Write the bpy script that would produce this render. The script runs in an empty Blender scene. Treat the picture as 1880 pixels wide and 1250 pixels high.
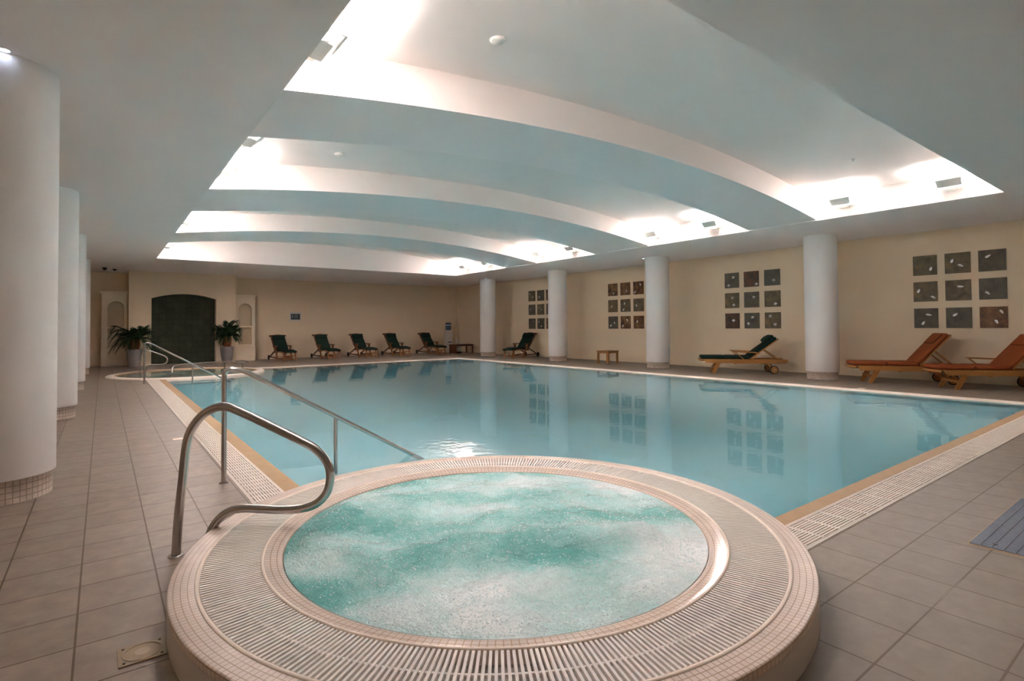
import bpy, bmesh, math, random
from mathutils import Vector, Matrix, noise
from mathutils.geometry import delaunay_2d_cdt
random.seed(11)
S = bpy.context.scene
COL = S.collection
PI = math.pi
V = Vector

# ------------------------------------------------------------------ helpers
def link(name, me, parent=None):
    o = bpy.data.objects.new(name, me)
    COL.objects.link(o)
    if parent is not None:
        o.parent = parent
    return o

def tag(o, label=None, cat=None, group=None, kind=None):
    if label: o['label'] = label
    if cat: o['category'] = cat
    if group: o['group'] = group
    if kind: o['kind'] = kind
    return o

def thing(name, label, cat, loc=(0, 0, 0), rz=0.0, group=None):
    o = bpy.data.objects.new(name, None)
    COL.objects.link(o)
    o.location = loc
    o.rotation_euler = (0, 0, rz)
    o.empty_display_size = .1
    return tag(o, label, cat, group)

def kids(o):
    return [c for c in bpy.data.objects if c.parent == o]

def copy_tree(o, parent=None):
    c = o.copy()
    COL.objects.link(c)
    if parent is not None:
        c.parent = parent
    for ch in kids(o):
        copy_tree(ch, c)
    return c

class MB:
    """collects shapes, then links them as one mesh object"""
    def __init__(s):
        s.v = []; s.f = []; s.uv = []; s.sm = []; s.mi = []
    def add(s, vs, fs, smooth=False, uvs=None, mi=0):
        b = len(s.v)
        s.v += [tuple(p) for p in vs]
        for k, f in enumerate(fs):
            s.f.append([b + i for i in f]); s.sm.append(smooth); s.mi.append(mi)
            s.uv.append(uvs[k] if uvs else None)
        return s
    def quad(s, a, b, c, d, uvs=None, mi=0):
        return s.add([a, b, c, d], [(0, 1, 2, 3)], uvs=[uvs] if uvs else None, mi=mi)
    def box(s, c, size, M=None, mi=0):
        x, y, z = size[0] / 2, size[1] / 2, size[2] / 2
        P = [V((i * x, j * y, k * z)) for i in (-1, 1) for j in (-1, 1) for k in (-1, 1)]
        if M is not None: P = [M @ p for p in P]
        c = V(c)
        return s.add([p + c for p in P], [(0, 1, 3, 2), (4, 6, 7, 5), (0, 4, 5, 1), (2, 3, 7, 6), (0, 2, 6, 4), (1, 5, 7, 3)], mi=mi)
    def bar(s, p0, p1, w, h, up=(0, 0, 1), mi=0):
        p0, p1 = V(p0), V(p1)
        d = p1 - p0; L = d.length; d.normalize()
        u = V(up); side = d.cross(u)
        if side.length < 1e-5: side = d.cross(V((1, 0, 0)))
        side.normalize(); u = side.cross(d)
        M = Matrix((d, side, u)).transposed()
        return s.box((p0 + p1) / 2, (L, w, h), M, mi)
    def tube(s, path, r, seg=12, cap=True, mi=0):
        P = [V(p) for p in path]; n = len(P)
        rr = r if isinstance(r, (list, tuple)) else [r] * n
        T = []
        for i in range(n):
            t = (P[min(i + 1, n - 1)] - P[max(i - 1, 0)]); t.normalize(); T.append(t)
        a = V((0, 0, 1)) if abs(T[0].z) < .9 else V((1, 0, 0))
        N = T[0].cross(a).normalized()
        vs = []; fs = []
        for i in range(n):
            if i:
                q = T[i - 1].rotation_difference(T[i]); N = q @ N
            B = T[i].cross(N)
            for k in range(seg):
                an = 2 * PI * k / seg
                vs.append(P[i] + (N * math.cos(an) + B * math.sin(an)) * rr[i])
        for i in range(n - 1):
            for k in range(seg):
                k2 = (k + 1) % seg
                fs.append((i * seg + k, i * seg + k2, (i + 1) * seg + k2, (i + 1) * seg + k))
        s.add(vs, fs, True, mi=mi)
        if cap:
            s.add(vs[:seg], [tuple(reversed(range(seg)))], mi=mi); s.add(vs[-seg:], [tuple(range(seg))], mi=mi)
        return s
    def cyl(s, p0, p1, r0, r1=None, seg=24, mi=0):
        return s.tube([p0, p1], [r0, r0 if r1 is None else r1], seg, True, mi)
    def lathe(s, prof, c=(0, 0, 0), seg=64, smooth=True, us=1.0, mi=0, closed=False, v0=0.0):
        """profile of (r, z); uv in metres along the arc and the profile"""
        c = V(c); n = len(prof); vs = []; fs = []; uvs = []
        L = [v0]
        for i in range(1, n):
            L.append(L[-1] + math.hypot(prof[i][0] - prof[i - 1][0], prof[i][1] - prof[i - 1][1]))
        R = max(p[0] for p in prof)
        for (r, z) in prof:
            for k in range(seg):
                a = 2 * PI * k / seg
                vs.append(c + V((r * math.cos(a), r * math.sin(a), z)))
        for i in range(n - 1):
            for k in range(seg):
                k2 = (k + 1) % seg
                fs.append((i * seg + k, i * seg + k2, (i + 1) * seg + k2, (i + 1) * seg + k))
                u0 = 2 * PI * R * us * k / seg; u1 = 2 * PI * R * us * (k + 1) / seg
                uvs.append(((u0, L[i]), (u1, L[i]), (u1, L[i + 1]), (u0, L[i + 1])))
        return s.add(vs, fs, smooth, uvs, mi)
    def disc(s, c, r, z=0, seg=32, mi=0):
        c = V(c)
        return s.add([c + V((r * math.cos(2 * PI * k / seg), r * math.sin(2 * PI * k / seg), z)) for k in range(seg)], [tuple(range(seg))], mi=mi)
    def plate(s, loops, fn, w0, w1, mi=0, back=True, front=True):
        """flat plate with holes: loops in (u, v), thickness w0..w1, fn(u, v, w) -> point"""
        vs, tris = fill(loops)
        if front: s.add([fn(a, b, w0) for a, b in vs], tris, mi=mi)
        if back: s.add([fn(a, b, w1) for a, b in vs], [t[::-1] for t in tris], mi=mi)
        for lp in loops:
            n = len(lp)
            vv = [fn(a, b, w0) for a, b in lp] + [fn(a, b, w1) for a, b in lp]
            s.add(vv, [(k, (k + 1) % n, n + (k + 1) % n, n + k) for k in range(n)], mi=mi)
        return s
    def pad(s, path, width, th, side, r=None, puff=.0, mi=0):
        """upholstered pad: rounded section swept along a path; side = width direction"""
        P = [V(p) for p in path]; n = len(P); side = V(side).normalized()
        sec = []
        m = 6
        r = r or th * .48
        for (sx, sy, a0) in ((1, 1, 0), (-1, 1, 90), (-1, -1, 180), (1, -1, 270)):
            for k in range(m):
                a = math.radians(a0 + 90 * k / (m - 1))
                sec.append((sx * (width / 2 - r) + r * math.cos(a), sy * (th / 2 - r) + r * math.sin(a)))
        # resample with shrunk ends
        L = [0]
        for i in range(1, n): L.append(L[-1] + (P[i] - P[i - 1]).length)
        tot = L[-1]
        def at(t):
            t = min(max(t, 0), tot)
            for i in range(1, n):
                if t <= L[i] or i == n - 1:
                    f = (t - L[i - 1]) / max(L[i] - L[i - 1], 1e-6)
                    return P[i - 1].lerp(P[i], f), (P[i] - P[i - 1]).normalized()
        e = th * .5
        ts = [0, e * .06, e * .25, e * .6, e] + [e + (tot - 2 * e) * k / 14 for k in range(1, 14)] + [tot - e, tot - e * .6, tot - e * .25, tot - e * .06, tot]
        vs = []; q = len(sec)
        for t in ts:
            d = min(t, tot - t)
            k = math.sqrt(max(0, 1 - (1 - min(d / e, 1)) ** 2))
            p, T = at(t)
            p2, T2 = at(t + .02); p1, T1 = at(t - .02); T = (T1 + T2).normalized()
            N = side.cross(T).normalized()
            if N.z < -0.01: N = -N
            bul = 1 + puff * math.sin(PI * t / tot)
            kk = .25 + .75 * k
            for (a, b) in sec:
                a2 = max(-1, min(1, a / (width / 2)))
                vs.append(p + side * a * (1 - (1 - k) * th * .5 / (width / 2)) + N * b * kk * bul)
        fs = []
        for i in range(len(ts) - 1):
            for k in range(q):
                k2 = (k + 1) % q
                fs.append((i * q + k, i * q + k2, (i + 1) * q + k2, (i + 1) * q + k))
        fs.append(tuple(reversed(range(q)))); fs.append(tuple(range((len(ts) - 1) * q, len(ts) * q)))
        return s.add(vs, fs, True, mi=mi)
    def mesh(s, name, mats):
        me = bpy.data.meshes.new(name)
        me.from_pydata(s.v, [], s.f)
        for m in (mats if isinstance(mats, (list, tuple)) else [mats]): me.materials.append(m)
        me.polygons.foreach_set('use_smooth', s.sm)
        me.polygons.foreach_set('material_index', s.mi)
        if any(u for u in s.uv):
            l = me.uv_layers.new(name='UVMap')
            i = 0; fl = []
            for f, u in zip(s.f, s.uv):
                for k in range(len(f)):
                    fl += list(u[k]) if u else [0, 0]
            l.data.foreach_set('uv', fl)
        me.validate(); me.update()
        return me
    def fix(s, me):
        bm = bmesh.new(); bm.from_mesh(me)
        bmesh.ops.recalc_face_normals(bm, faces=bm.faces)
        bm.to_mesh(me); bm.free()
        return me
    def build(s, name, mats, parent=None, recalc=True):
        me = s.mesh(name, mats)
        if recalc: s.fix(me)
        return link(name, me, parent)

def inside(p, lp):
    x, y = p; c = False; n = len(lp)
    for i in range(n):
        x0, y0 = lp[i]; x1, y1 = lp[(i + 1) % n]
        if (y0 > y) != (y1 > y) and x < (x1 - x0) * (y - y0) / (y1 - y0) + x0: c = not c
    return c

def fill(loops, test=None):
    pts = []; ed = []
    for lp in loops:
        b = len(pts); n = len(lp)
        pts += [V(p) for p in lp]
        ed += [(b + k, b + (k + 1) % n) for k in range(n)]
    vo, _, fo, _, _, _ = delaunay_2d_cdt(pts, ed, [], 0, 1e-6)
    out = []
    for f in fo:
        c = (sum(vo[i].x for i in f) / len(f), sum(vo[i].y for i in f) / len(f))
        ok = test(c) if test else sum(inside(c, lp) for lp in loops) % 2 == 1
        if ok: out.append(tuple(f))
    return [(p.x, p.y) for p in vo], out

def circle(cx, cy, r, n=96, a0=0, a1=2 * PI):
    return [(cx + r * math.cos(a0 + (a1 - a0) * k / n), cy + r * math.sin(a0 + (a1 - a0) * k / n)) for k in range(n)]

def smooth_path(P, sub=8):
    P = [V(p) for p in P]; out = []
    for i in range(len(P) - 1):
        p0 = P[max(i - 1, 0)]; p1 = P[i]; p2 = P[i + 1]; p3 = P[min(i + 2, len(P) - 1)]
        for k in range(sub):
            t = k / sub
            out.append(.5 * ((2 * p1) + (p2 - p0) * t + (2 * p0 - 5 * p1 + 4 * p2 - p3) * t * t + (3 * p1 - p0 - 3 * p2 + p3) * t ** 3))
    out.append(P[-1])
    return out

def fillet(P, r, sub=8):
    """polyline with rounded corners"""
    P = [V(p) for p in P]; out = [P[0]]
    rr = r if isinstance(r, (list, tuple)) else [r] * len(P)
    for i in range(1, len(P) - 1):
        a = P[i - 1] - P[i]; b = P[i + 1] - P[i]
        d = min(rr[i], a.length * .49, b.length * .49)
        s, e = P[i] + a.normalized() * d, P[i] + b.normalized() * d
        for k in range(sub + 1):
            t = k / sub
            out.append(s * (1 - t) ** 2 + P[i] * 2 * t * (1 - t) + e * t * t)
    out.append(P[-1])
    return out

# ------------------------------------------------------------------ materials
def new_mat(name):
    m = bpy.data.materials.new(name); m.use_nodes = True
    nt = m.node_tree; nt.nodes.clear()
    out = nt.nodes.new('ShaderNodeOutputMaterial')
    return m, nt, out

def N(nt, t, **kw):
    n = nt.nodes.new(t)
    for k, v in kw.items():
        if k in n.inputs: n.inputs[k].default_value = v
        else: setattr(n, k, v)
    return n

def L(nt, a, b): nt.links.new(a, b)

def c4(c): return (c[0], c[1], c[2], 1)

def paint(name, col, rough=.6, metal=0.0, spec=.5, var=.06, scale=6.0, bump=0.0, bscale=40.0, stretch=(1, 1, 1), coat=0.0):
    m, nt, out = new_mat(name)
    b = N(nt, 'ShaderNodeBsdfPrincipled', Roughness=rough, Metallic=metal)
    b.inputs['Specular IOR Level'].default_value = spec
    b.inputs['Coat Weight'].default_value = coat
    tc = N(nt, 'ShaderNodeTexCoord'); mp = N(nt, 'ShaderNodeMapping'); mp.inputs['Scale'].default_value = stretch
    L(nt, tc.outputs['Object'], mp.inputs['Vector'])
    nz = N(nt, 'ShaderNodeTexNoise', Scale=scale, Detail=4.0)
    L(nt, mp.outputs['Vector'], nz.inputs['Vector'])
    mx = N(nt, 'ShaderNodeMix', data_type='RGBA')
    mx.inputs[6].default_value = c4([c * (1 - var) for c in col]); mx.inputs[7].default_value = c4([min(1, c * (1 + var)) for c in col])
    L(nt, nz.outputs['Fac'], mx.inputs[0])
    L(nt, mx.outputs[2], b.inputs['Base Color'])
    if bump:
        n2 = N(nt, 'ShaderNodeTexNoise', Scale=bscale, Detail=3.0)
        L(nt, mp.outputs['Vector'], n2.inputs['Vector'])
        bp = N(nt, 'ShaderNodeBump', Strength=1.0, Distance=bump)
        L(nt, n2.outputs['Fac'], bp.inputs['Height']); L(nt, bp.outputs['Normal'], b.inputs['Normal'])
    L(nt, b.outputs[0], out.inputs[0])
    return m

def tiles(name, c1, c2, grout, w, h, mortar, org=(0, 0), uv=False, rough=.5, spec=.4, plane='XY', bias=0.0, stain=None, bump=.001, nscale=9.0, nvar=.25):
    m, nt, out = new_mat(name)
    b = N(nt, 'ShaderNodeBsdfPrincipled', Roughness=rough)
    b.inputs['Specular IOR Level'].default_value = spec
    tc = N(nt, 'ShaderNodeTexCoord')
    vec = tc.outputs['UV' if uv else 'Object']
    if plane != 'XY' and not uv:
        sp = N(nt, 'ShaderNodeSeparateXYZ'); cb = N(nt, 'ShaderNodeCombineXYZ')
        L(nt, vec, sp.inputs[0])
        L(nt, sp.outputs[plane[0]], cb.inputs['X']); L(nt, sp.outputs[plane[1]], cb.inputs['Y'])
        vec = cb.outputs[0]
    mp = N(nt, 'ShaderNodeMapping'); mp.inputs['Location'].default_value = (-org[0], -org[1], 0)
    L(nt, vec, mp.inputs['Vector'])
    br = N(nt, 'ShaderNodeTexBrick', offset=0.0, squash=1.0)
    for k, v in (('Color1', c4(c1)), ('Color2', c4(c2)), ('Mortar', c4(grout)), ('Scale', 1.0), ('Mortar Size', mortar), ('Mortar Smooth', .1), ('Bias', bias), ('Brick Width', w), ('Row Height', h)):
        br.inputs[k].default_value = v
    L(nt, mp.outputs['Vector'], br.inputs['Vector'])
    nz = N(nt, 'ShaderNodeTexNoise', Scale=nscale, Detail=6.0, Roughness=.65)
    L(nt, tc.outputs['Object'], nz.inputs['Vector'])
    mr = N(nt, 'ShaderNodeMapRange'); mr.inputs[3].default_value = 1 - nvar; mr.inputs[4].default_value = 1 + nvar
    mr.inputs[1].default_value = .25; mr.inputs[2].default_value = .75
    L(nt, nz.outputs['Fac'], mr.inputs[0])
    mul = N(nt, 'ShaderNodeMix', data_type='RGBA', blend_type='MULTIPLY'); mul.inputs[0].default_value = 1.0
    L(nt, br.outputs['Color'], mul.inputs[6]); L(nt, mr.outputs[0], mul.inputs[7])
    L(nt, mul.outputs[2], b.inputs['Base Color'])
    inv = N(nt, 'ShaderNodeMath', operation='SUBTRACT'); inv.inputs[0].default_value = 1.0
    L(nt, br.outputs['Fac'], inv.inputs[1])
    bp = N(nt, 'ShaderNodeBump', Strength=1.0, Distance=bump)
    L(nt, inv.outputs[0], bp.inputs['Height']); L(nt, bp.outputs['Normal'], b.inputs['Normal'])
    L(nt, b.outputs[0], out.inputs[0])
    return m

def emit(name, col, strength):
    m, nt, out = new_mat(name)
    e = N(nt, 'ShaderNodeEmission', Strength=strength); e.inputs['Color'].default_value = c4(col)
    L(nt, e.outputs[0], out.inputs[0])
    return m

CEIL_C = (.95, .87, .855)
M = {}
M['ceil'] = paint('ceiling_paint', CEIL_C, .85, spec=.2, var=.02, scale=3, bump=.0012, bscale=90)
M['vault'] = paint('vault_paint', (.90, .84, .81), .8, spec=.2, var=.02, scale=2, bump=.0008, bscale=60)
M['wall'] = paint('beige_wall_paint', (.90, .75, .555), .8, spec=.2, var=.03, scale=2, bump=.0008, bscale=70)
M['niche_shade'] = paint('niche_shade_tone', (.70, .59, .44), .8, spec=.2, var=.03, scale=3)  # wall colour darkened to paint in the shade inside the niches
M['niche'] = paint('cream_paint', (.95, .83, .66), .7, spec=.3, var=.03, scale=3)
M['column'] = paint('column_paint', (.92, .895, .885), .6, spec=.3, var=.02, scale=3, bump=.0006, bscale=60)
M['colbase'] = tiles('column_mosaic', (.80, .70, .62), (.74, .63, .55), (.47, .37, .30), .043, .043, .0036, uv=True, rough=.4)
FL1, FL2, FG = (.355, .285, .232), (.325, .260, .209), (.13, .085, .05)
M['floorL'] = tiles('walkway_tiles', FL1, FL2, FG, .308, .3157, .0042, (-.08 - .308 * 20, 2.77 - .3157 * 30), rough=.42, spec=.45, nvar=.2)
M['floorR'] = tiles('deck_tiles', (.268, .224, .178), (.244, .205, .162), FG, .32, .306, .0042, (2.27 - .32 * 40, .815 - .306 * 30), rough=.5, spec=.4, nvar=.16)
M['tan'] = paint('tan_pool_edging', (.52, .345, .195), .6, spec=.2, var=.12, scale=9)
M['white_tile'] = paint('white_coping', (.93, .82, .72), .6, spec=.25, var=.06, scale=12)
M['grate'] = paint('white_plastic_grating', (.88, .79, .71), .65, spec=.2, var=.08, scale=14)
M['ring_grate'] = paint('white_ring_grating', (.92, .87, .83), .6, spec=.3, var=.05, scale=14)
M['channel'] = paint('gutter_concrete', (.30, .20, .14), .7, var=.2, scale=10)
M['spa_channel'] = paint('spa_gutter', (.50, .475, .45), .5, var=.15, scale=10)
M['mosaic'] = tiles('rim_mosaic', (.80, .675, .60), (.75, .63, .555), (.50, .36, .24), .026, .0258, .0020, uv=True, rough=.38, spec=.5, bump=.0006, nscale=5, nvar=.12)
M['mosaic_wet'] = tiles('inner_rim_mosaic', (.80, .675, .60), (.75, .63, .55), (.50, .36, .24), .029, .0285, .0020, uv=True, rough=.12, spec=.6, bump=.0004, nscale=5, nvar=.12)
M['mosaic_side'] = paint('spa_side_render', (.66, .61, .59), .65, spec=.3, var=.05, scale=8)
M['pool_tile'] = tiles('pool_tiles', (.54, .88, .93), (.52, .86, .92), (.60, .88, .92), .12, .12, .004, rough=.6, spec=.1, nvar=.03)
M['wade_tile'] = paint('wading_pool_tiles', (.36, .50, .44), .5, var=.06)
M['step'] = paint('pool_step_tiles', (.66, .92, .96), .5, var=.05)
M['steel'] = paint('brushed_steel', (.50, .47, .45), .22, 1.0, var=.08, scale=30, stretch=(1, 1, 8))
M['teak'] = paint('oiled_teak', (.44, .20, .055), .45, spec=.4, var=.28, scale=9, stretch=(1.5, 9, 9))
M['teak_red'] = paint('reddish_teak', (.30, .115, .03), .45, spec=.4, var=.28, scale=9, stretch=(9, 9, 1.5))
M['teak_dark'] = paint('dark_teak', (.15, .055, .02), .45, spec=.4, var=.25, scale=9, stretch=(1.5, 9, 9))
M['green'] = paint('dark_green_canvas', (.011, .030, .021), .85, spec=.2, var=.2, scale=30, bump=.002, bscale=14)
M['orange'] = paint('rust_orange_canvas', (.32, .08, .022), .8, spec=.25, var=.12, scale=20, bump=.003, bscale=9)
M['orange_dark'] = paint('rust_orange_piping', (.17, .045, .015), .8, spec=.2, var=.1)
M['rubber'] = paint('black_rubber', (.02, .018, .016), .6, var=.1)
M['slate_white'] = paint('white_inlay', (1.0, .98, .95), .42, .85, var=.03)
M['fixture'] = paint('fixture_grey_enamel', (.62, .63, .61), .45, spec=.5, var=.03)
M['fixture_w'] = paint('fixture_white_enamel', (.82, .80, .74), .45, spec=.5, var=.03)
M['pot'] = paint('zinc_pot', (.46, .44, .45), .38, .75, var=.12, scale=6)
M['soil'] = paint('potting_soil', (.03, .02, .014), .95, var=.3, scale=40)
M['frond'] = paint('palm_green', (.016, .050, .014), .5, spec=.4, var=.4, scale=12)
M['trunk'] = paint('palm_bark', (.26, .085, .025), .8, var=.35, scale=30)
M['dark'] = paint('black_plastic', (.012, .012, .012), .35, var=.1)
M['white_plastic'] = paint('white_plastic', (.78, .76, .72), .4, var=.03)
M['blue_plastic'] = paint('blue_water_bottle', (.10, .19, .26), .15, spec=.6, var=.15, scale=14, coat=.5)
M['blue_label'] = paint('blue_label', (.05, .09, .22), .4, var=.08)
M['sign'] = paint('dark_sign_face', (.022, .028, .032), .25, var=.3, scale=20)
M['sign_mark'] = paint('sign_lettering', (.22, .24, .25), .4, var=.3, scale=30)
M['blue_grate'] = paint('blue_grey_grating', (.155, .20, .265), .45, spec=.4, var=.12, scale=9)
M['brass'] = paint('worn_brass_plate', (.34, .25, .15), .35, .4, var=.25, scale=30)
M['brass_light'] = paint('pale_brass_ring', (.47, .37, .25), .35, .3, var=.2, scale=30)
M['niche_tile'] = tiles('dark_green_tiles', (.066, .075, .050), (.056, .065, .042), (.032, .037, .025), .2, .2, .004, plane='XZ', rough=.75, spec=.1, nvar=.3, nscale=2.5)
LAMP = 830.0; TILT = 1.0
M['lamp'] = emit('lamp_glass', (1.0, .935, .945), LAMP)
M['lamp_far'] = emit('far_bay_lamp_glass', (1.0, .935, .945), LAMP * 1.0)  # lamps of the far bays, as strong as the near ones
M['pool_fill'] = emit('added_pool_glow', (1.0, .84, .78), 38.0)  # glow of the added, unseen pool lamps
M['led'] = emit('cool_white_led', (.66, .74, 1.0), 9.0)
M['trim_groove'] = paint('wall_groove_paint', (.88, .75, .56), .7, var=.02)

def slate(name, a, b, c, seed):
    m, nt, out = new_mat(name)
    bs = N(nt, 'ShaderNodeBsdfPrincipled', Roughness=.55)
    tc = N(nt, 'ShaderNodeTexCoord'); mp = N(nt, 'ShaderNodeMapping'); mp.inputs['Location'].default_value = (seed * 3.1, seed * 1.7, seed)
    L(nt, tc.outputs['Object'], mp.inputs['Vector'])
    nz = N(nt, 'ShaderNodeTexNoise', Scale=4.5, Detail=7.0, Roughness=.62, Distortion=.6)
    L(nt, mp.outputs['Vector'], nz.inputs['Vector'])
    cr = N(nt, 'ShaderNodeValToRGB')
    e = cr.color_ramp.elements
    e[0].position = .34; e[0].color = c4(a); e[1].position = .68; e[1].color = c4(c)
    k = e.new(.52); k.color = c4(b)
    L(nt, nz.outputs['Fac'], cr.inputs['Fac']); L(nt, cr.outputs['Color'], bs.inputs['Base Color'])
    bp = N(nt, 'ShaderNodeBump', Strength=.6, Distance=.004)
    L(nt, nz.outputs['Fac'], bp.inputs['Height']); L(nt, bp.outputs['Normal'], bs.inputs['Normal'])
    L(nt, bs.outputs[0], out.inputs[0])
    return m

def water(name, tint, body, opac, wave=.004, wscale=3.0, rough=.04, ripple=None):
    m, nt, out = new_mat(name)
    tc = N(nt, 'ShaderNodeTexCoord')
    n1 = N(nt, 'ShaderNodeTexNoise', Scale=wscale, Detail=2.0, Roughness=.45)
    n2 = N(nt, 'ShaderNodeTexNoise', Scale=wscale * 5.5, Detail=2.0)
    L(nt, tc.outputs['Object'], n1.inputs['Vector']); L(nt, tc.outputs['Object'], n2.inputs['Vector'])
    ad = N(nt, 'ShaderNodeMath', operation='MULTIPLY_ADD'); ad.inputs[1].default_value = .10
    L(nt, n2.outputs['Fac'], ad.inputs[0]); L(nt, n1.outputs['Fac'], ad.inputs[2])
    h = ad.outputs[0]
    if ripple:   # rougher water where the whirlpool spills over
        cx, cy, r, amt = ripple
        ds = N(nt, 'ShaderNodeVectorMath', operation='DISTANCE'); ds.inputs[1].default_value = (cx, cy, 0)
        L(nt, tc.outputs['Object'], ds.inputs[0])
        mr = N(nt, 'ShaderNodeMapRange', interpolation_type='SMOOTHSTEP'); mr.inputs[1].default_value = r; mr.inputs[2].default_value = .1
        mr.inputs[3].default_value = 0; mr.inputs[4].default_value = amt
        L(nt, ds.outputs['Value'], mr.inputs[0])
        n3 = N(nt, 'ShaderNodeTexNoise', Scale=9.0, Detail=3.0)
        L(nt, tc.outputs['Object'], n3.inputs['Vector'])
        ma = N(nt, 'ShaderNodeMath', operation='MULTIPLY_ADD')
        L(nt, n3.outputs['Fac'], ma.inputs[0]); L(nt, mr.outputs[0], ma.inputs[1]); L(nt, h, ma.inputs[2])
        h = ma.outputs[0]
    bp = N(nt, 'ShaderNodeBump', Strength=1.0, Distance=wave)
    L(nt, h, bp.inputs['Height'])
    fr = N(nt, 'ShaderNodeFresnel', IOR=1.33); L(nt, bp.outputs['Normal'], fr.inputs['Normal'])
    gl = N(nt, 'ShaderNodeBsdfGlossy', Roughness=rough); L(nt, bp.outputs['Normal'], gl.inputs['Normal'])
    tr = N(nt, 'ShaderNodeBsdfTransparent'); tr.inputs['Color'].default_value = c4(tint)
    df = N(nt, 'ShaderNodeBsdfDiffuse'); df.inputs['Color'].default_value = c4(body)
    tl = N(nt, 'ShaderNodeBsdfTranslucent'); tl.inputs['Color'].default_value = c4(body)
    m0 = N(nt, 'ShaderNodeMixShader'); m0.inputs[0].default_value = .3     # slightly cloudy water scatters both ways
    L(nt, df.outputs[0], m0.inputs[1]); L(nt, tl.outputs[0], m0.inputs[2])
    m1 = N(nt, 'ShaderNodeMixShader'); m1.inputs[0].default_value = opac
    L(nt, tr.outputs[0], m1.inputs[1]); L(nt, m0.outputs[0], m1.inputs[2])
    m2 = N(nt, 'ShaderNodeMixShader')
    L(nt, fr.outputs[0], m2.inputs[0]); L(nt, m1.outputs[0], m2.inputs[1]); L(nt, gl.outputs[0], m2.inputs[2])
    L(nt, m2.outputs[0], out.inputs[0])
    return m

M['water'] = water('pool_water', (.97, .99, .995), (.50, .77, .83), .0, wave=.0024, wscale=2.2, ripple=(2.95, 4.75, 1.3, 1.1))
def milk(name, col, opac):      # fine bubbles and treatment make the body of the water cloudy
    m, nt, out = new_mat(name)
    d = N(nt, 'ShaderNodeBsdfDiffuse'); d.inputs['Color'].default_value = c4(col)
    tr = N(nt, 'ShaderNodeBsdfTransparent'); tr.inputs['Color'].default_value = (.92, .98, .98, 1)
    tl = N(nt, 'ShaderNodeBsdfTranslucent'); tl.inputs['Color'].default_value = c4(col)
    y = N(nt, 'ShaderNodeMixShader'); y.inputs[0].default_value = .3
    L(nt, d.outputs[0], y.inputs[1]); L(nt, tl.outputs[0], y.inputs[2])
    x = N(nt, 'ShaderNodeMixShader'); x.inputs[0].default_value = opac
    L(nt, tr.outputs[0], x.inputs[1]); L(nt, y.outputs[0], x.inputs[2]); L(nt, x.outputs[0], out.inputs[0])
    return m
M['milk'] = milk('cloudy_water_body', (.54, .83, .88), .76)
M['wade_water'] = water('wading_water', (.9, .95, .9), (.66, .76, .66), .8, wave=.004, wscale=3)

# ------------------------------------------------------------------ layout numbers
CZ = 3.25                       # ceiling
RX0, RX1, RY0, RY1 = 1.20, 11.05, 2.05, 18.2     # ceiling recess
WX, FY = 14.35, 23.6            # right wall, far wall
LX, BY = -2.7, -3.2             # left wall, wall behind
PX0, PX1, PY0, PY1 = 1.25, 11.15, 1.80, 18.25    # water
SPA = (1.785, 2.51); SR = 1.58; SZ = .15
WC = (1.97, 17.72); WR = 1.92; WI = 1.69          # wading pool

# ------------------------------------------------------------------ floor
deck_hole = [(.86, 1.435), (PX1 + .38, 1.435), (PX1 + .38, PY1 + .45), (.86, PY1 + .45)]
loops = [[(LX, BY), (WX, BY), (WX, FY + .6), (LX, FY + .6)], deck_hole, circle(WC[0], WC[1], WR - .06), [(.86, BY + .001), (.861, BY + .001), (.861, 1.434), (.86, 1.434)]]
def deck(c):
    if inside(c, deck_hole): return False
    if (c[0] - WC[0]) ** 2 + (c[1] - WC[1]) ** 2 < (WR - .07) ** 2: return False
    return True
vs, tris = fill(loops, deck)
mb = MB()
for t in tris:
    c = [sum(vs[i][k] for i in t) / 3 for k in (0, 1)]
    right = (c[1] < 1.436 and c[0] > .86) or c[0] > PX1
    mb.add([(vs[i][0], vs[i][1], 0) for i in t], [tuple(range(len(t)))], mi=1 if right else 0)
o = mb.build('floor', [M['floorL'], M['floorR']])
tag(o, 'grey beige square tiles paving the pool deck', 'floor', kind='structure')

# ------------------------------------------------------------------ pool basin, water, edges
PD = -1.6
mb = MB()
mb.quad((PX0, PY0, PD), (PX1, PY0, PD), (PX1, PY1, PD), (PX0, PY1, PD))
for a, b in (((PX0, PY0), (PX1, PY0)), ((PX1, PY0), (PX1, PY1)), ((PX1, PY1), (PX0, PY1)), ((PX0, PY1), (PX0, PY0))):
    mb.quad((a[0], a[1], PD), (b[0], b[1], PD), (b[0], b[1], -.012), (a[0], a[1], -.012))
o = mb.build('pool_basin', M['pool_tile']); tag(o, 'blue green tiled basin of the large swimming pool', 'pool basin', kind='structure')

wl = [[(PX0, PY0), (PX1, PY0), (PX1, PY1), (PX0, PY1)], circle(SPA[0], SPA[1], SR - .01, 128), circle(WC[0], WC[1], WR - .02, 128)]
def wet(c):
    return inside(c, wl[0]) and not inside(c, wl[1]) and not inside(c, wl[2])
vs, tris = fill(wl, wet)
mb = MB(); mb.add([(x, y, -.014) for x, y in vs], tris); mb.add([(x, y, -.075) for x, y in vs], tris, mi=1)
o = mb.build('pool_water', [M['water'], M['milk']])
if o.data.polygons[0].normal.z < 0: o.data.flip_normals()
tag(o, 'still turquoise water filling the large swimming pool', 'water', kind='structure')

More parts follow.
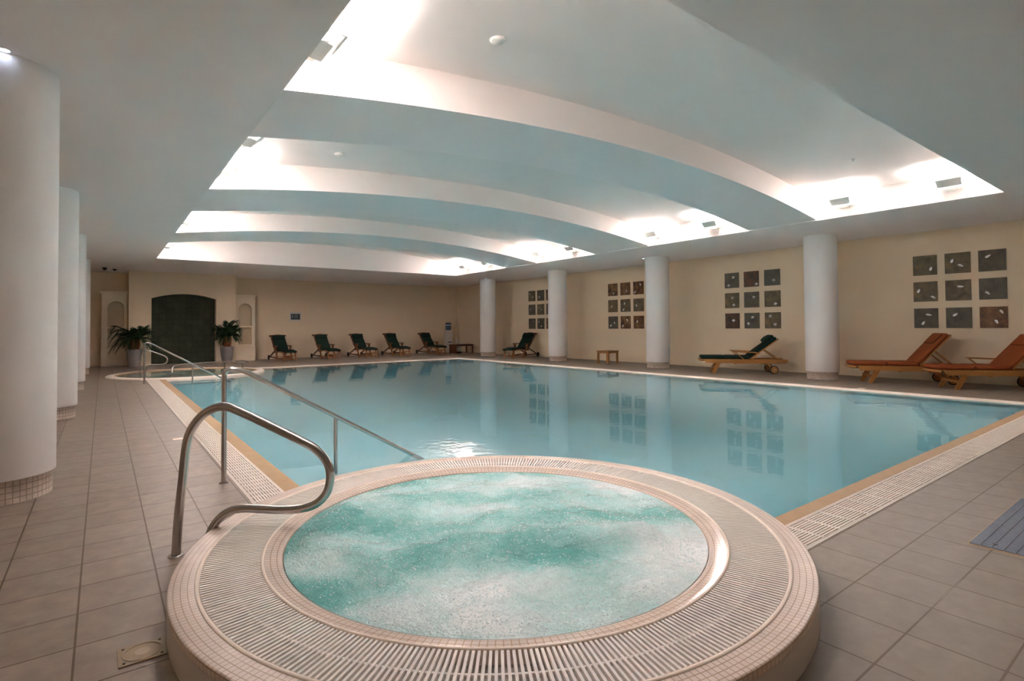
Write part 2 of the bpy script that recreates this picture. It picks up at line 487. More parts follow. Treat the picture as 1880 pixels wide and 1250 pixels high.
def tub_y(x, g=.004):      # where the whirlpool's wall stands, seen along y
    d = (SR + g) ** 2 - (x - SPA[0]) ** 2
    return SPA[1] + math.sqrt(d) if d > 0 else -9
def tub_x(y, g=.004):
    d = (SR + g) ** 2 - (y - SPA[1]) ** 2
    return SPA[0] + math.sqrt(d) if d > 0 else -9
def ring_y(x, g=.004):
    d = (WR + g) ** 2 - (x - WC[0]) ** 2
    return WC[1] - math.sqrt(d) if d > 0 else 99
mb = MB()
xa = [1.12 + .13 * k / 6 for k in range(7)]
mb.plate([[(x, tub_y(x)) for x in xa] + [(x, ring_y(x)) for x in reversed(xa)]], lambda u, v, w: (u, v, w), -.06, .001)
ya = [1.695 + .105 * k / 6 for k in range(7)]
mb.plate([[(tub_x(y), y) for y in ya] + [(PX1 + .38, ya[-1]), (PX1 + .38, ya[0])]], lambda u, v, w: (u, v, w), -.06, .001)
o = mb.build('trim_1', M['tan']); tag(o, 'tan tiled pool edging beside the overflow gratings', 'pool edging', kind='structure')
mb = MB()
mb.box((PX1 + .19, (PY1 + .45 + 1.695) / 2, -.03), (.38, PY1 + .45 - 1.695, .062))
mb.box(((2.6 + PX1) / 2, PY1 + .225, -.03), (PX1 - 2.6, .45, .062))
o = mb.build('trim_2', M['white_tile']); tag(o, 'pale stone coping along the chair sides of the pool', 'pool coping', kind='structure')

def grating(name, label, a, b, along, lo, hi, pitch, nb):
    """slotted overflow grating between a and b across, lo(v)..hi(v) along: long bars joined by cross bars"""
    wd = b - a; st = wd / nb
    c0 = max(lo(a), lo(b)); c1 = min(hi(a), hi(b))
    org = ((a + b) / 2, (c0 + c1) / 2, 0) if along == 'Y' else ((c0 + c1) / 2, (a + b) / 2, 0)
    g = thing(name, label, 'grating', org)
    m = MB(); gu = MB()
    def bx(mm, u0, u1, v, sv, z, h):
        c = V((v, (u0 + u1) / 2, z)) if along == 'Y' else V(((u0 + u1) / 2, v, z))
        mm.box(c - V(org), (sv, u1 - u0, h) if along == 'Y' else (u1 - u0, sv, h))
    for k in range(nb + 1):
        v = a + k * st; sv = st * (.58 if 0 < k < nb else .9); v = min(max(v, a + sv / 2), b - sv / 2)
        bx(m, lo(v), hi(v), v, sv, -.006, .016)
        if k < nb: bx(gu, lo(v + st / 2), hi(v + st / 2), v + st / 2, st, -.075, .05)
    u = min(lo(a), lo(b))
    while u < max(hi(a), hi(b)):
        for k in range(nb):
            v = a + (k + .5) * st
            if u - .012 > lo(v) and u + .012 < hi(v): bx(m, u - .011, u + .011, v, st, -.0065, .0162)
        u += pitch
    m.build('grid', M['grate'], g)
    gu.build('gutter', M['channel'], g)
    return g
grating('overflow_grating', 'white slotted overflow grating along the walkway side of the pool', .862, 1.118, 'Y', tub_y, ring_y, .118, 13)
grating('overflow_grating', 'white slotted overflow grating running from the whirlpool towards the orange loungers', 1.437, 1.693, 'X', tub_x, lambda v: PX1 + .38, .215, 13)
# gutter under the corner hidden behind the whirlpool
mb = MB(); mb.box((1.785, 2.51, -.03), (2.1, 2.1, .05)); o = mb.build('pool_corner_slab', M['channel']); tag(o, 'concrete bed beneath the raised whirlpool', 'slab', kind='structure')

# entry steps by the handrails
for (nm, y0, y1, lab) in (('pool_steps', 3.4, 4.62, 'pale submerged entry steps beside the whirlpool'), ('pool_steps', 15.1, 16.3, 'pale submerged entry steps beside the wading pool')):
    st = thing(nm, lab, 'steps', (PX0, (y0 + y1) / 2, 0))
    for k in range(4):
        m = MB(); zt = -.065 - .2 * k; xa = (0, 1.2, 1.52, 1.84)[k]; xb = (1.2, 1.52, 1.84, 2.16)[k]; ym = (y0 + y1) / 2
        xx = [xa + (xb - xa) * q / 12 for q in range(13)]
        f = (lambda x: (max(y0, tub_y(x + PX0, .02)), y1)) if y0 < 10 else (lambda x: (y0, min(y1, ring_y(x + PX0, .02))))
        m.plate([[(x, f(x)[0] - ym) for x in xx] + [(x, f(x)[1] - ym) for x in reversed(xx)]], lambda u, v, w: (u, v, w), PD, zt)
        t = m.build('tread', M['step'], st)
        n0, n1 = f(xb); m = MB(); m.box((xb - .02, (n0 + n1) / 2 - ym, zt + .004), (.04, n1 - n0, .01)); m.box(((xa + xb) / 2, (y1 if y0 < 10 else y0) - ym + (-.02 if y0 < 10 else .02), zt + .004), (xb - xa, .04, .01))
        m.build('nosing', M['white_tile'], t)

# unseen lamps added in the basin walls to brighten the pool
def pool_fill(x, y, dx, dy, label):
    t = thing('added_pool_lamp', label, 'added pool light', (x, y, -1.15), math.atan2(dy, dx), 'added pool lamps')
    R = Matrix.Rotation(PI / 2, 4, 'Y')
    m = MB().lathe([(.17, 0), (.17, .02), (.14, .028), (.14, .0)], seg=32); m.v = [tuple(R @ V(p)) for p in m.v]; m.build('bezel', M['steel'], t)
    m = MB().disc((0, 0, .012), .14); m.v = [tuple(R @ V(p)) for p in m.v]; m.build('lens', M['pool_fill'], t)
for k, y in enumerate((6.4, 8.4, 10.4, 12.4, 14.4)): pool_fill(PX0, y, 1, 0, 'added unseen lamp in the pool wall below the walkway grating')
for k, x in enumerate((4.2, 6.0, 7.8, 9.6)): pool_fill(x, PY0, 0, 1, 'added unseen lamp in the pool wall below the grating towards the orange loungers')

# dark floor drain of the pool
mb = MB(); mb.lathe([(0, .02), (.17, .02), (.19, .0)], seg=40)
for k in range(7): mb.box((0, -.12 + .04 * k, .024), (.28, .014, .012))
o = mb.build('pool_drain', M['dark']); o.location = (12.1 * (1 - .0) - .42, 4.38, PD); tag(o, 'dark round drain on the bottom of the swimming pool', 'drain')

# ------------------------------------------------------------------ wading pool
mb = MB()
mb.lathe([(WR, -1.0), (WR, .005), (WR - .025, .03), (WI + .03, .03), (WI + .03, .0)], (WC[0], WC[1], 0), 128)
o = mb.build('trim_3', M['white_tile']); tag(o, 'pale stone ring around the round wading pool', 'pool coping', kind='structure')
mb = MB(); mb.lathe([(WI + .03, .028), (WI - .01, .026), (WI - .03, .0), (WI - .03, -.35), (0, -.36)], (WC[0], WC[1], 0), 128)
mb.mi = [0 if i < 256 else 1 for i in range(len(mb.f))]
o = mb.build('wading_basin', [M['tan'], M['wade_tile']]); tag(o, 'shallow round basin of the wading pool with tan lip', 'pool basin', kind='structure')
mb = MB(); mb.disc((WC[0], WC[1], .008), WI - .028, 0, 96); o = mb.build('wading_water', M['wade_water'])
if o.data.polygons[0].normal.z < 0: o.data.flip_normals()
tag(o, 'shallow grey green water of the wading pool', 'water', kind='structure')

# ------------------------------------------------------------------ whirlpool
spa = thing('hot_tub', 'raised round mosaic whirlpool with radial slotted overflow ring', 'hot tub', (SPA[0], SPA[1], 0))
SEG = 192
MB().lathe([(SR - .004, 0), (SR - .004, .118)], seg=SEG).build('side_wall', M['mosaic_side'], spa)
MB().lathe([(SR - .004, -1.1), (SR - .004, -.0)], seg=SEG).build('pool_side_wall', M['pool_tile'], spa)
pr = [(SR - .004, .118)] + [(SR - .012 + .010 * math.cos(a), SZ - .012 + .012 * math.sin(a)) for a in [math.radians(x) for x in (0, 25, 50, 75, 90)]] + [(1.478, SZ)]
MB().lathe(pr, seg=SEG).build('outer_rim', M['mosaic'], spa)
MB().lathe([(1.478, SZ - .002), (1.477, SZ + .003), (1.470, SZ + .005), (1.462, SZ + .003), (1.459, SZ - .006), (1.459, SZ - .06)], seg=SEG).build('outer_lip', M['white_tile'], spa)
MB().lathe([(1.459, SZ - .05), (1.206, SZ - .05)], seg=SEG).build('gutter', M['spa_channel'], spa)
MB().lathe([(1.2135, SZ - .06), (1.2135, SZ + .002), (1.209, SZ + .006), (1.202, SZ + .005), (1.199, SZ - .002)], seg=SEG).build('inner_lip', M['white_tile'], spa)
MB().lathe([(1.200, SZ - .001), (1.19, SZ - .003), (1.135, SZ - .010), (1.118, SZ - .018), (1.113, SZ - .035), (1.112, SZ - .12)], seg=SEG).build('inner_rim', M['mosaic_wet'], spa)
MB().lathe([(1.112, SZ - .12), (1.10, -.25), (.75, -.3), (.72, -.75), (0, -.78)], seg=96).build('basin', M['pool_tile'], spa)
mb = MB()
NBAR = 392
for k in range(NBAR):
    a = 2 * PI * k / NBAR
    Mr = Matrix.Rotation(a, 3, 'Z')
    mb.box(Mr @ V((1.3365, 0, SZ - .006)), (.243, .0105, .014), Mr)
mb.lathe([(1.342, SZ - .012), (1.342, SZ - .003), (1.330, SZ - .003), (1.330, SZ - .012)], seg=SEG)
mb.build('overflow_ring', M['ring_grate'], spa)

# bubbling water
def foam_amt(x, y):
    """0 clear .. 1 foam; more foam towards the deck side of the tub"""
    p = V((x * 1.3, y * 1.3, .3))
    a = noise.fractal(p * 1.15, .9, 2.1, 4) * .55
    u = x * .70 - y * .60
    st = noise.noise(V(((x * .6 + y * .8) * 3.6, (x * .8 - y * .6) * 1.1, 7.7))) * .40
    return max(0, min(1, .44 + .46 * u + a * .9 + st * 1.25))
m, nt, out = new_mat('foaming_water')
at = N(nt, 'ShaderNodeAttribute', attribute_name='foam')
tc = N(nt, 'ShaderNodeTexCoord')
vz = N(nt, 'ShaderNodeTexVoronoi', Scale=70.0)
L(nt, tc.outputs['Object'], vz.inputs['Vector'])
nz = N(nt, 'ShaderNodeTexNoise', Scale=16.0, Detail=7.0, Roughness=.7, Distortion=1.2); L(nt, tc.outputs['Object'], nz.inputs['Vector'])
cmb = N(nt, 'ShaderNodeMath', operation='MULTIPLY_ADD'); cmb.inputs[1].default_value = .55
sb = N(nt, 'ShaderNodeMath', operation='SUBTRACT'); sb.inputs[1].default_value = .5
L(nt, nz.outputs['Fac'], sb.inputs[0]); L(nt, sb.outputs[0], cmb.inputs[0]); L(nt, at.outputs['Fac'], cmb.inputs[2])
cr = N(nt, 'ShaderNodeValToRGB'); e = cr.color_ramp.elements
e[0].position = .06; e[0].color = (.17, .55, .52, 1); e[1].position = .95; e[1].color = (.92, .98, 1.0, 1)
k = e.new(.36); k.color = (.40, .75, .73, 1); k = e.new(.62); k.color = (.66, .88, .89, 1)
L(nt, cmb.outputs[0], cr.inputs['Fac'])
bs = N(nt, 'ShaderNodeBsdfPrincipled', Roughness=.10); bs.inputs['Specular IOR Level'].default_value = .6
L(nt, cr.outputs['Color'], bs.inputs['Base Color'])
ch = N(nt, 'ShaderNodeMath', operation='SUBTRACT'); ch.inputs[0].default_value = 1.25; L(nt, at.outputs['Fac'], ch.inputs[1])
cn = N(nt, 'ShaderNodeMath', operation='MULTIPLY'); L(nt, ch.outputs[0], cn.inputs[0]); L(nt, nz.outputs['Fac'], cn.inputs[1])
hh = N(nt, 'ShaderNodeMath', operation='MULTIPLY_ADD'); hh.inputs[1].default_value = -.25
L(nt, vz.outputs['Distance'], hh.inputs[0]); L(nt, cn.outputs[0], hh.inputs[2])
bp = N(nt, 'ShaderNodeBump', Strength=1.0, Distance=.016); L(nt, hh.outputs[0], bp.inputs['Height']); L(nt, bp.outputs['Normal'], bs.inputs['Normal'])
L(nt, bs.outputs[0], out.inputs[0])
M['foam'] = m
def spa_h(x, y):
    r = math.hypot(x, y)
    ed = min(1, max(0, (1.112 - r) / .12))
    f = noise.fractal(V((x * 2.1, y * 2.1, 1.7)), .8, 2.0, 3) * .036
    # diagonal ridges pushed up by the jets
    f += .030 * math.exp(-((x * .5 + y * .85 + .28) / .10) ** 2) * (.4 + .6 * noise.noise(V((x * 2, y * 2, 5))) + .3)
    g = noise.fractal(V((x * 7, y * 7, 3.1)), .8, 2.0, 3) * .010
    f += .028 * math.exp(-((x - .05) ** 2 + (y - .1) ** 2) / .03) + .03 * math.exp(-((x - .3) ** 2 + (y + .35) ** 2) / .06)
    return SZ - .020 + (f + g) * ed + .008 * ed
mb = MB(); NR, NA = 90, 300
vs = [(0, 0, spa_h(0, 0))]; fs = []
for i in range(1, NR + 1):
    r = 1.1135 * i / NR
    for k in range(NA):
        a = 2 * PI * k / NA
        x, y = r * math.cos(a), r * math.sin(a)
        vs.append((x, y, spa_h(x, y)))
for k in range(NA): fs.append((0, 1 + k, 1 + (k + 1) % NA))
for i in range(NR - 1):
    for k in range(NA):
        k2 = (k + 1) % NA; a = 1 + i * NA; b = a + NA
        fs.append((a + k, b + k, b + k2, a + k2))
mb.add(vs, fs, True)
o = mb.build('whirlpool_water', M['foam']); o.location = (SPA[0], SPA[1], 0)
at = o.data.attributes.new('foam', 'FLOAT', 'POINT')
at.data.foreach_set('value', [foam_amt(p[0], p[1]) for p in vs])
tag(o, 'bubbling pale turquoise water inside the round whirlpool', 'water', kind='structure')
# bubbles
t = (1 + 5 ** .5) / 2
ico = [V(p).normalized() for p in ((-1, t, 0), (1, t, 0), (-1, -t, 0), (1, -t, 0), (0, -1, t), (0, 1, t), (0, -1, -t), (0, 1, -t), (t, 0, -1), (t, 0, 1), (-t, 0, -1), (-t, 0, 1))]
icf = [f if (ico[f[1]] - ico[f[0]]).cross(ico[f[2]] - ico[f[0]]).dot(ico[f[0]]) > 0 else f[::-1] for f in [(0, 11, 5), (0, 5, 1), (0, 1, 7), (0, 7, 10), (0, 10, 11), (1, 5, 9), (5, 11, 4), (11, 10, 2), (10, 7, 6), (7, 1, 8), (3, 9, 4), (3, 4, 2), (3, 2, 6), (3, 6, 8), (3, 8, 9), (4, 9, 5), (2, 4, 11), (6, 2, 10), (8, 6, 7), (9, 8, 1)]]
mb = MB(); n = 0
while n < 8500:
    r = 1.10 * math.sqrt(random.random()); a = random.random() * 2 * PI
    x, y = r * math.cos(a), r * math.sin(a)
    f = foam_amt(x, y)
    if random.random() > .12 + .9 * f * f: continue
    s = 1.25 * random.choice((.0024, .0026, .003, .0034, .0038, .0044, .006 if random.random() < .3 else .003))
    z = spa_h(x, y) - s * .42
    mb.add([(x + p.x * s, y + p.y * s, z + p.z * s) for p in ico], icf, True); n += 1
bb = paint('bubble_film', (.80, .96, .98), .2, spec=.7, var=.01)
o = mb.build('foam', bb, recalc=False); o.location = (SPA[0], SPA[1], 0)
tag(o, 'small white bubbles floating on the whirlpool water', 'foam', kind='stuff')

# ------------------------------------------------------------------ ceiling
mb = MB()
A, B = (LX, BY), (WX, FY + .6)
for (x0, y0, x1, y1) in ((A[0], A[1], RX0, B[1]), (RX1, A[1], B[0], B[1]), (RX0, A[1], RX1, RY0), (RX0, RY1, RX1, B[1])):
    mb.quad((x0, y0, CZ), (x1, y0, CZ), (x1, y1, CZ), (x0, y1, CZ))
o = mb.build('ceiling', M['ceil']); tag(o, 'pale flat ceiling around the lit recess', 'ceiling', kind='structure')
def arc(x, z0, rise):
    u = (x - (RX0 + RX1) / 2) / ((RX1 - RX0) / 2)
    return z0 + rise * (1 - u * u)
VZ, VRISE = 3.68, .34
SZ0, SRISE = 3.272, .365
NX = 48
xs = [RX0 + (RX1 - RX0) * k / NX for k in range(NX + 1)]
mb = MB()
for x in (RX0, RX1):
    mb.quad((x, RY0, CZ), (x, RY1, CZ), (x, RY1, VZ + .01), (x, RY0, VZ + .01))
for y in (RY0, RY1):
    for a, b in zip(xs, xs[1:]):
        mb.quad((a, y, CZ), (b, y, CZ), (b, y, arc(b, VZ, VRISE) + .005), (a, y, arc(a, VZ, VRISE) + .005))
o = mb.build('ceiling_recess_sides', M['vault']); tag(o, 'white upstand around the lit ceiling recess', 'ceiling', kind='structure')
mb = MB()
vs = []; fs = []
for x in xs:
    for y in (RY0, RY1): vs.append((x, y, arc(x, VZ, VRISE)))
for i in range(NX): fs.append((2 * i, 2 * i + 1, 2 * i + 3, 2 * i + 2))
mb.add(vs, fs, True)
o = mb.build('ceiling_vault', M['vault']); tag(o, 'white shallow barrel vault inside the ceiling recess', 'ceiling', kind='structure')
BEAMS = ((4.8, 6.2), (8.87, 10.76), (13.33, 14.98))
for (y0, y1), lab in zip(BEAMS, ('wide arched ceiling beam nearest the whirlpool', 'middle arched ceiling beam over the pool', 'farthest arched ceiling beam over the pool')):
    mb = MB()
    for a, b in zip(xs, xs[1:]):
        za, zb = arc(a, SZ0, SRISE), arc(b, SZ0, SRISE); ta, tb = arc(a, VZ, VRISE) + .004, arc(b, VZ, VRISE) + .004
        mb.add([(a, y0, za), (b, y0, zb), (b, y1, zb), (a, y1, za)], [(0, 1, 2, 3)], mi=0)
        mb.add([(a, y0, za), (b, y0, zb), (b, y0, tb), (a, y0, ta)], [(0, 1, 2, 3)], mi=1)
        mb.add([(a, y1, za), (b, y1, zb), (b, y1, tb), (a, y1, ta)], [(0, 1, 2, 3)], mi=1)
    o = mb.build('ceiling_beam', [M['ceil'], M['vault']]); tag(o, lab, 'beam', kind='structure')

# ------------------------------------------------------------------ walls
def wallobj(name, mb, lab, mat='wall'):
    o = mb.build(name, M[mat]); tag(o, lab, 'wall', kind='structure'); return o
mb = MB(); mb.box((WX + .05, (BY + FY + .6) / 2, CZ / 2), (.1, FY + .6 - BY, CZ)); wallobj('wall_right', mb, 'beige wall behind the loungers and slate panels')
mb = MB(); mb.box((LX - .05, (BY + FY) / 2, CZ / 2), (.1, FY + .6 - BY, CZ)); wallobj('wall_left', mb, 'beige wall behind the walkway columns')
mb = MB(); mb.box(((LX + WX) / 2, BY - .05, CZ / 2), (WX - LX, .1, CZ)); wallobj('wall_back', mb, 'beige wall at the whirlpool end of the room')
mb = MB(); mb.box(((.72 + LX) / 2, FY + .05, CZ / 2), (.72 - LX, .1, CZ)); mb.box(((3.98 + WX) / 2, FY + .05, CZ / 2), (WX - 3.98, .1, CZ)); wallobj('wall_far', mb, 'beige end wall behind the row of steamer chairs')
# chimney-like projection with an arched alcove
BUY = 22.5
U0, U1, N0, N1, NS, NC = .70, 3.99, 1.345, 3.335, 2.33, 2.50
hole = [(N0, 0.0), (N1, 0.0)]
for k in range(21):
    u = N1 - (N1 - N0) * k / 20
    q = (u - (N0 + N1) / 2) / ((N1 - N0) / 2)
    hole.append((u, NS + (NC - NS) * (1 - q * q)))
outer = [(U0, 0), (N0, 0)] + hole[:1:-1][0:0]
lp = [(U0, 0), (N0, 0)] + list(reversed(hole[2:])) + [(N1, 0), (U1, 0), (U1, CZ), (U0, CZ)]
mb = MB(); mb.plate([lp], lambda u, v, w: (u, w, v), BUY, BUY + .32)
mb.box((U0 + .05, BUY + .32 + .4, CZ / 2), (.1, .8, CZ)); mb.box((U1 - .05, BUY + .32 + .4, CZ / 2), (.1, .8, CZ))
wallobj('wall_alcove', mb, 'beige projecting end wall with an arched opening', 'wall')
mb = MB(); mb.quad((N0 - .3, BUY + .325, 0), (N1 + .3, BUY + .325, 0), (N1 + .3, BUY + .325, NC + .1), (N0 - .3, BUY + .325, NC + .1))
o = mb.build('wall_alcove_tiles', M['niche_tile']); tag(o, 'dark green tiled back of the arched alcove', 'wall', kind='structure')
# wainscot bead on the right wall
mb = MB(); mb.box((WX - .007, (BY + FY) / 2, .41), (.014, FY - BY, .020))
o = mb.build('trim_4', M['trim_groove']); tag(o, 'thin raised line low along the lounger wall', 'wall trim', kind='structure')
mb = MB(); mb.box(((4.8 + WX) / 2, FY - .004, .41), (WX - 4.8, .008, .014))
o = mb.build('trim_5', M['trim_groove']); tag(o, 'thin raised line low along the end wall', 'wall trim', kind='structure')

# built-in niche units
def niche_unit(x0, x1, y, label, ua, ub):
    w = x1 - x0
    t = thing('niche_unit', label, 'shelf unit', ((x0 + x1) / 2, y, 0))
    h = 2.47
    a, b = ua - (x0 + x1) / 2, ub - (x0 + x1) / 2
    up = [(a, 1.345), (b, 1.345)]
    r = (b - a) / 2
    for k in range(17):
        an = PI * k / 16
        up.append(((a + b) / 2 + r * math.cos(an), 1.98 + r * math.sin(an)))
    lo = [(a, .62), (b, .62), (b, 1.29), (a, 1.29)]
    m = MB(); m.plate([[(-w / 2, 0), (w / 2, 0), (w / 2, h), (-w / 2, h)], up, lo], lambda u, v, q: (u, q, v), 0, .26)
    m.box((-w / 2 + .015, .32, h / 2), (.03, .36, h)); m.box((w / 2 - .015, .32, h / 2), (.03, .36, h))
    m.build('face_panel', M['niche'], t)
    MB().box((0, .265, h / 2), (w - .02, .01, h - .04)).build('back_panel', M['niche_shade'], t)
    MB().box((0, .18, h + .03), (w + .06, .46, .06)).box((0, .16, h + .075), (w + .12, .56, .04)).build('cornice', M['niche'], t)
    MB().box(((a + b) / 2, .10, 1.317), (b - a + .03, .26, .035)).build('shelf', M['niche'], t)
    MB().box((0, -.012, .3), (w + .02, .024, .6)).build('base_panel', M['niche'], t)
niche_unit(-.04, .69, 23.02, 'cream built-in arched niche unit nearest the walkway columns', .13, .60)
niche_unit(4.0, 4.76, 23.02, 'cream built-in arched niche unit nearest the steamer chairs', 4.17, 4.65)

# ------------------------------------------------------------------ columns
def column(x, y, label):
    c = thing('column', label, 'column', (x, y, 0)); c['kind'] = 'thing'
    MB().lathe([(.335, .172), (.340, .180), (.340, CZ)], seg=64).build('shaft', M['column'], c)
    MB().lathe([(.318, 0), (.318, .172), (.338, .173)], seg=64).build('tiled_base', M['colbase'], c)
CY = (5.62, 10.2, 14.62, 19.05)
for y, lab in zip(CY, ('white round column between the green lounger and the orange loungers', 'white round column between the square teak side table and the green lounger',
                       'white round column between the lone steamer chair and the square side table', 'white round column standing nearest the water cooler')):
    column(13.1, y, lab)
for y, lab in zip((5.6, 10.1, 14.6, 19.6), ('big white column on the walkway nearest the whirlpool handrail', 'second white column along the walkway, just behind the nearest', 'third white column along the walkway', 'farthest walkway column, a thin sliver beside the cream niche')):
    column(-.625, y, lab)

# ------------------------------------------------------------------ ceiling lamps
def floodlight(x, y, z, side, label, tilt=0.0, glass='lamp'):
    """side +1: hangs on the wall of larger x and faces -x"""
    t = thing('cove_floodlight', label, 'ceiling light', (x, y, z), group='cove floodlights in the ceiling recess')
    s = -side
    # local profile in (d, z): d away from the wall
    ca, sa = math.cos(math.radians(TILT + tilt)), math.sin(math.radians(TILT + tilt))
    def P(d, w, h):   # d out of wall, w along wall, h up in the lamp's own frame
        return V((s * (.06 + d * ca + h * sa), w, .035 - d * sa + h * ca))
    W = .17
    m = MB()
    top = [P(0, -W, .045), P(.24, -W, .045), P(.24, W, .045), P(0, W, .045)]
    bot = [P(.02, -W * .92, -.045), P(.14, -W * .92, -.065), P(.14, W * .92, -.065), P(.02, W * .92, -.045)]
    vs = top + bot
    m.add(vs, [(4, 5, 6, 7), (0, 4, 5, 1), (3, 2, 6, 7), (0, 3, 7, 4), (1, 5, 6, 2)])
    rim = [p.lerp(sum(top, V()) / 4, .12) for p in top]
    low = [P(.05, -W * .66, -.026), P(.15, -W * .66, -.026), P(.15, W * .66, -.026), P(.05, W * .66, -.026)]
    m.add(rim + low, [(0, 1, 5, 4), (1, 2, 6, 5), (2, 3, 7, 6), (3, 0, 4, 7)], mi=1)
    m.build('housing', [M['fixture'], M['dark']], t)
    m = MB()
    for a, b in ((0, 1), (1, 2), (2, 3), (3, 0)): m.bar(top[a], top[b], .018, .02)
    m.build('bezel', M['fixture_w'], t)
    ins = [p + V((0, 0, .003)) for p in low]
    MB().add(ins, [(0, 1, 2, 3)]).build('lens', M[glass], t)
    m = MB(); m.box((s * .015, 0, -.02), (.03, .16, .10))
    for w in (-W - .012, W + .012):
        m.bar((s * .02, w, -.02), (s * .16, w, .0), .012, .045)
        m.cyl((s * .15, w - .012, .0), (s * .15, w + .012, .0), .02, seg=12)
    m.bar((s * .02, -W - .012, -.02), (s * .02, W + .012, -.02), .03, .045)
    m.build('bracket', M['fixture_w'], t)
ORD = ('first', 'second', 'third', 'fourth', 'fifth', 'sixth', 'seventh', 'eighth')
for k, y in enumerate((2.62, 4.23, 6.92, 8.57, 11.49, 13.05, 15.86, 17.38)):
    floodlight(RX1, y + .05, 3.475, 1, f'cove floodlight above the lounger side of the pool, {ORD[k]} from the whirlpool', glass='lamp_far' if k > 3 else 'lamp')
for k, y in enumerate((2.62, 4.25, 6.85, 8.5, 11.2, 12.95, 15.45, 17.0)):
    floodlight(RX0, y, 3.44, -1, f'cove floodlight above the walkway side of the pool, {ORD[k]} from the whirlpool', glass='lamp_far' if k > 3 else 'lamp')
def downlight(x, y, label):
    t = thing('downlight', label, 'ceiling light', (x, y, CZ), group='small recessed downlights')
    MB().lathe([(.045, 0), (.045, -.006), (.034, -.006), (.03, .0)], seg=24).build('bezel', M['fixture_w'], t)
    MB().disc((0, 0, -.004), .032).build('lens', M['led'], t)
downlight(-.575, 5.22, 'small lit downlight beside the nearest walkway column')
downlight(12.93, 10.56, 'small lit downlight beside the column between side table and green lounger')
downlight(12.72, 18.62, 'small lit downlight beside the column nearest the water cooler')
def detector(x, y, label):
    z = arc(x, VZ, VRISE)
    o = MB().lathe([(.07, .012), (.07, -.018), (.055, -.03), (0, -.032)], seg=28).build('smoke_detector', M['white_plastic'])
    o.location = (x, y, z); tag(o, label, 'smoke detector')
detector(2.86, 3.97, 'round white smoke detector on the vault nearest the whirlpool')
detector(2.82, 8.0, 'small round white smoke detector in the second vault bay')
def sprinkler(x, y, z, label):
    o = MB().lathe([(.03, 0), (.03, -.006), (.012, -.008), (.012, -.03), (.022, -.034), (0, -.036)], seg=16).build('sprinkler_head', M['fixture'])
    o.location = (x, y, z); tag(o, label, 'sprinkler')
sprinkler(9.5, 3.55, arc(9.5, VZ, VRISE), 'tiny sprinkler head in the vault bay above the orange loungers')
sprinkler(9.6, 7.6, arc(9.6, VZ, VRISE), 'tiny sprinkler head in the second vault bay on the lounger side')
sprinkler(2.83, 18.72, CZ, 'tiny sprinkler head on the flat ceiling before the alcove')
# CCTV domes
for (x, y, lab) in ((.04, 21.8, 'black dome camera on the ceiling near the cream niche'), (.30, 21.84, 'grey dome camera on the ceiling beside the black one')):
    t = thing('dome_camera', lab, 'camera', (x, y, CZ))
    MB().lathe([(.06, 0), (.06, -.03), (.0, -.03)], seg=20).build('mount', M['white_plastic'] if 'grey' in lab else M['dark'], t)
    MB().lathe([(.055, -.03), (.05, -.06), (.03, -.082), (0, -.09)], seg=20).build('dome', M['dark'] if 'black' in lab else M['fixture'], t)

# ------------------------------------------------------------------ slate panels
SL = {}
def slate_mat(kind, k):
    key = (kind, k % 3)
    if key not in SL:
        pal = {'leaf': ((.10, .075, .042), (.17, .135, .075), (.26, .175, .07)), 'grey': ((.085, .076, .058), (.125, .112, .08), (.17, .14, .08)),
               'rust': ((.035, .018, .011), (.20, .095, .035), (.30, .17, .07)), 'red': ((.045, .034, .026), (.12, .07, .04), (.20, .065, .03))}[kind]
        SL[key] = slate(f'slate_{kind}', *pal, seed=len(SL) + 1.3)
    return SL[key]
def leaf_shape(cx, cz, ang, ln, wd, n=14):
    pts = []
    for k in range(n):
        a = 2 * PI * k / n
        u = math.cos(a); v = math.sin(a) * (1 - .35 * u)
        x, z = u * ln / 2, v * wd / 2
        pts.append((cx + x * math.cos(ang) - z * math.sin(ang), cz + x * math.sin(ang) + z * math.cos(ang)))
    return pts
def ivy_shape(cx, cz, ang, s):
    pts = []
    for k in range(20):
        a = 2 * PI * k / 20 + ang
        r = s * (.62 + .38 * math.cos(5 * (a - ang)))
        pts.append((cx + r * math.cos(a), cz + r * math.sin(a)))
    return pts
ROW = ('top', 'middle', 'bottom')
PW = .43
# per wall group: y of columns (seen from the pool, first column is the farthest), motif and marks per panel: (u, v, angle) in panel space, u to the viewer's side
G4 = [[('leaf', [(.26, -.16, 75)]), ('leaf', [(-.2, .15, 75), (.12, -.12, -35)]), ('grey', [(-.13, .22, 35)])],
      [('leaf', [(-.27, .08, 70), (.32, -.28, -40)]), ('leaf', [(.1, .18, -8)]), ('grey', [(-.19, -.18, -50)])],
      [('grey', [(.12, .18, -15), (-.1, -.22, 62)]), ('grey', [(-.12, .17, 40)]), ('rust', [(.29, .28, -60), (.1, -.18, -65)])]]
G3 = [[('grey', [(.12, .22, 0), (-.22, -.3, .5)]), ('red', [(.35, -.32, .2)]), ('grey', [(.12, -.16, .9)])],
      [('leaf', [(.03, .2, .3), (.13, -.28, .6)]), ('grey', [(.16, .18, .1)]), ('leaf', [(.2, -.3, .4)])],
      [('red', [(.1, .05, .7)]), ('grey', [(.06, .24, .2), (-.23, -.16, .5)]), ('leaf', [(-.15, .29, .3), (.15, -.23, .1)])]]
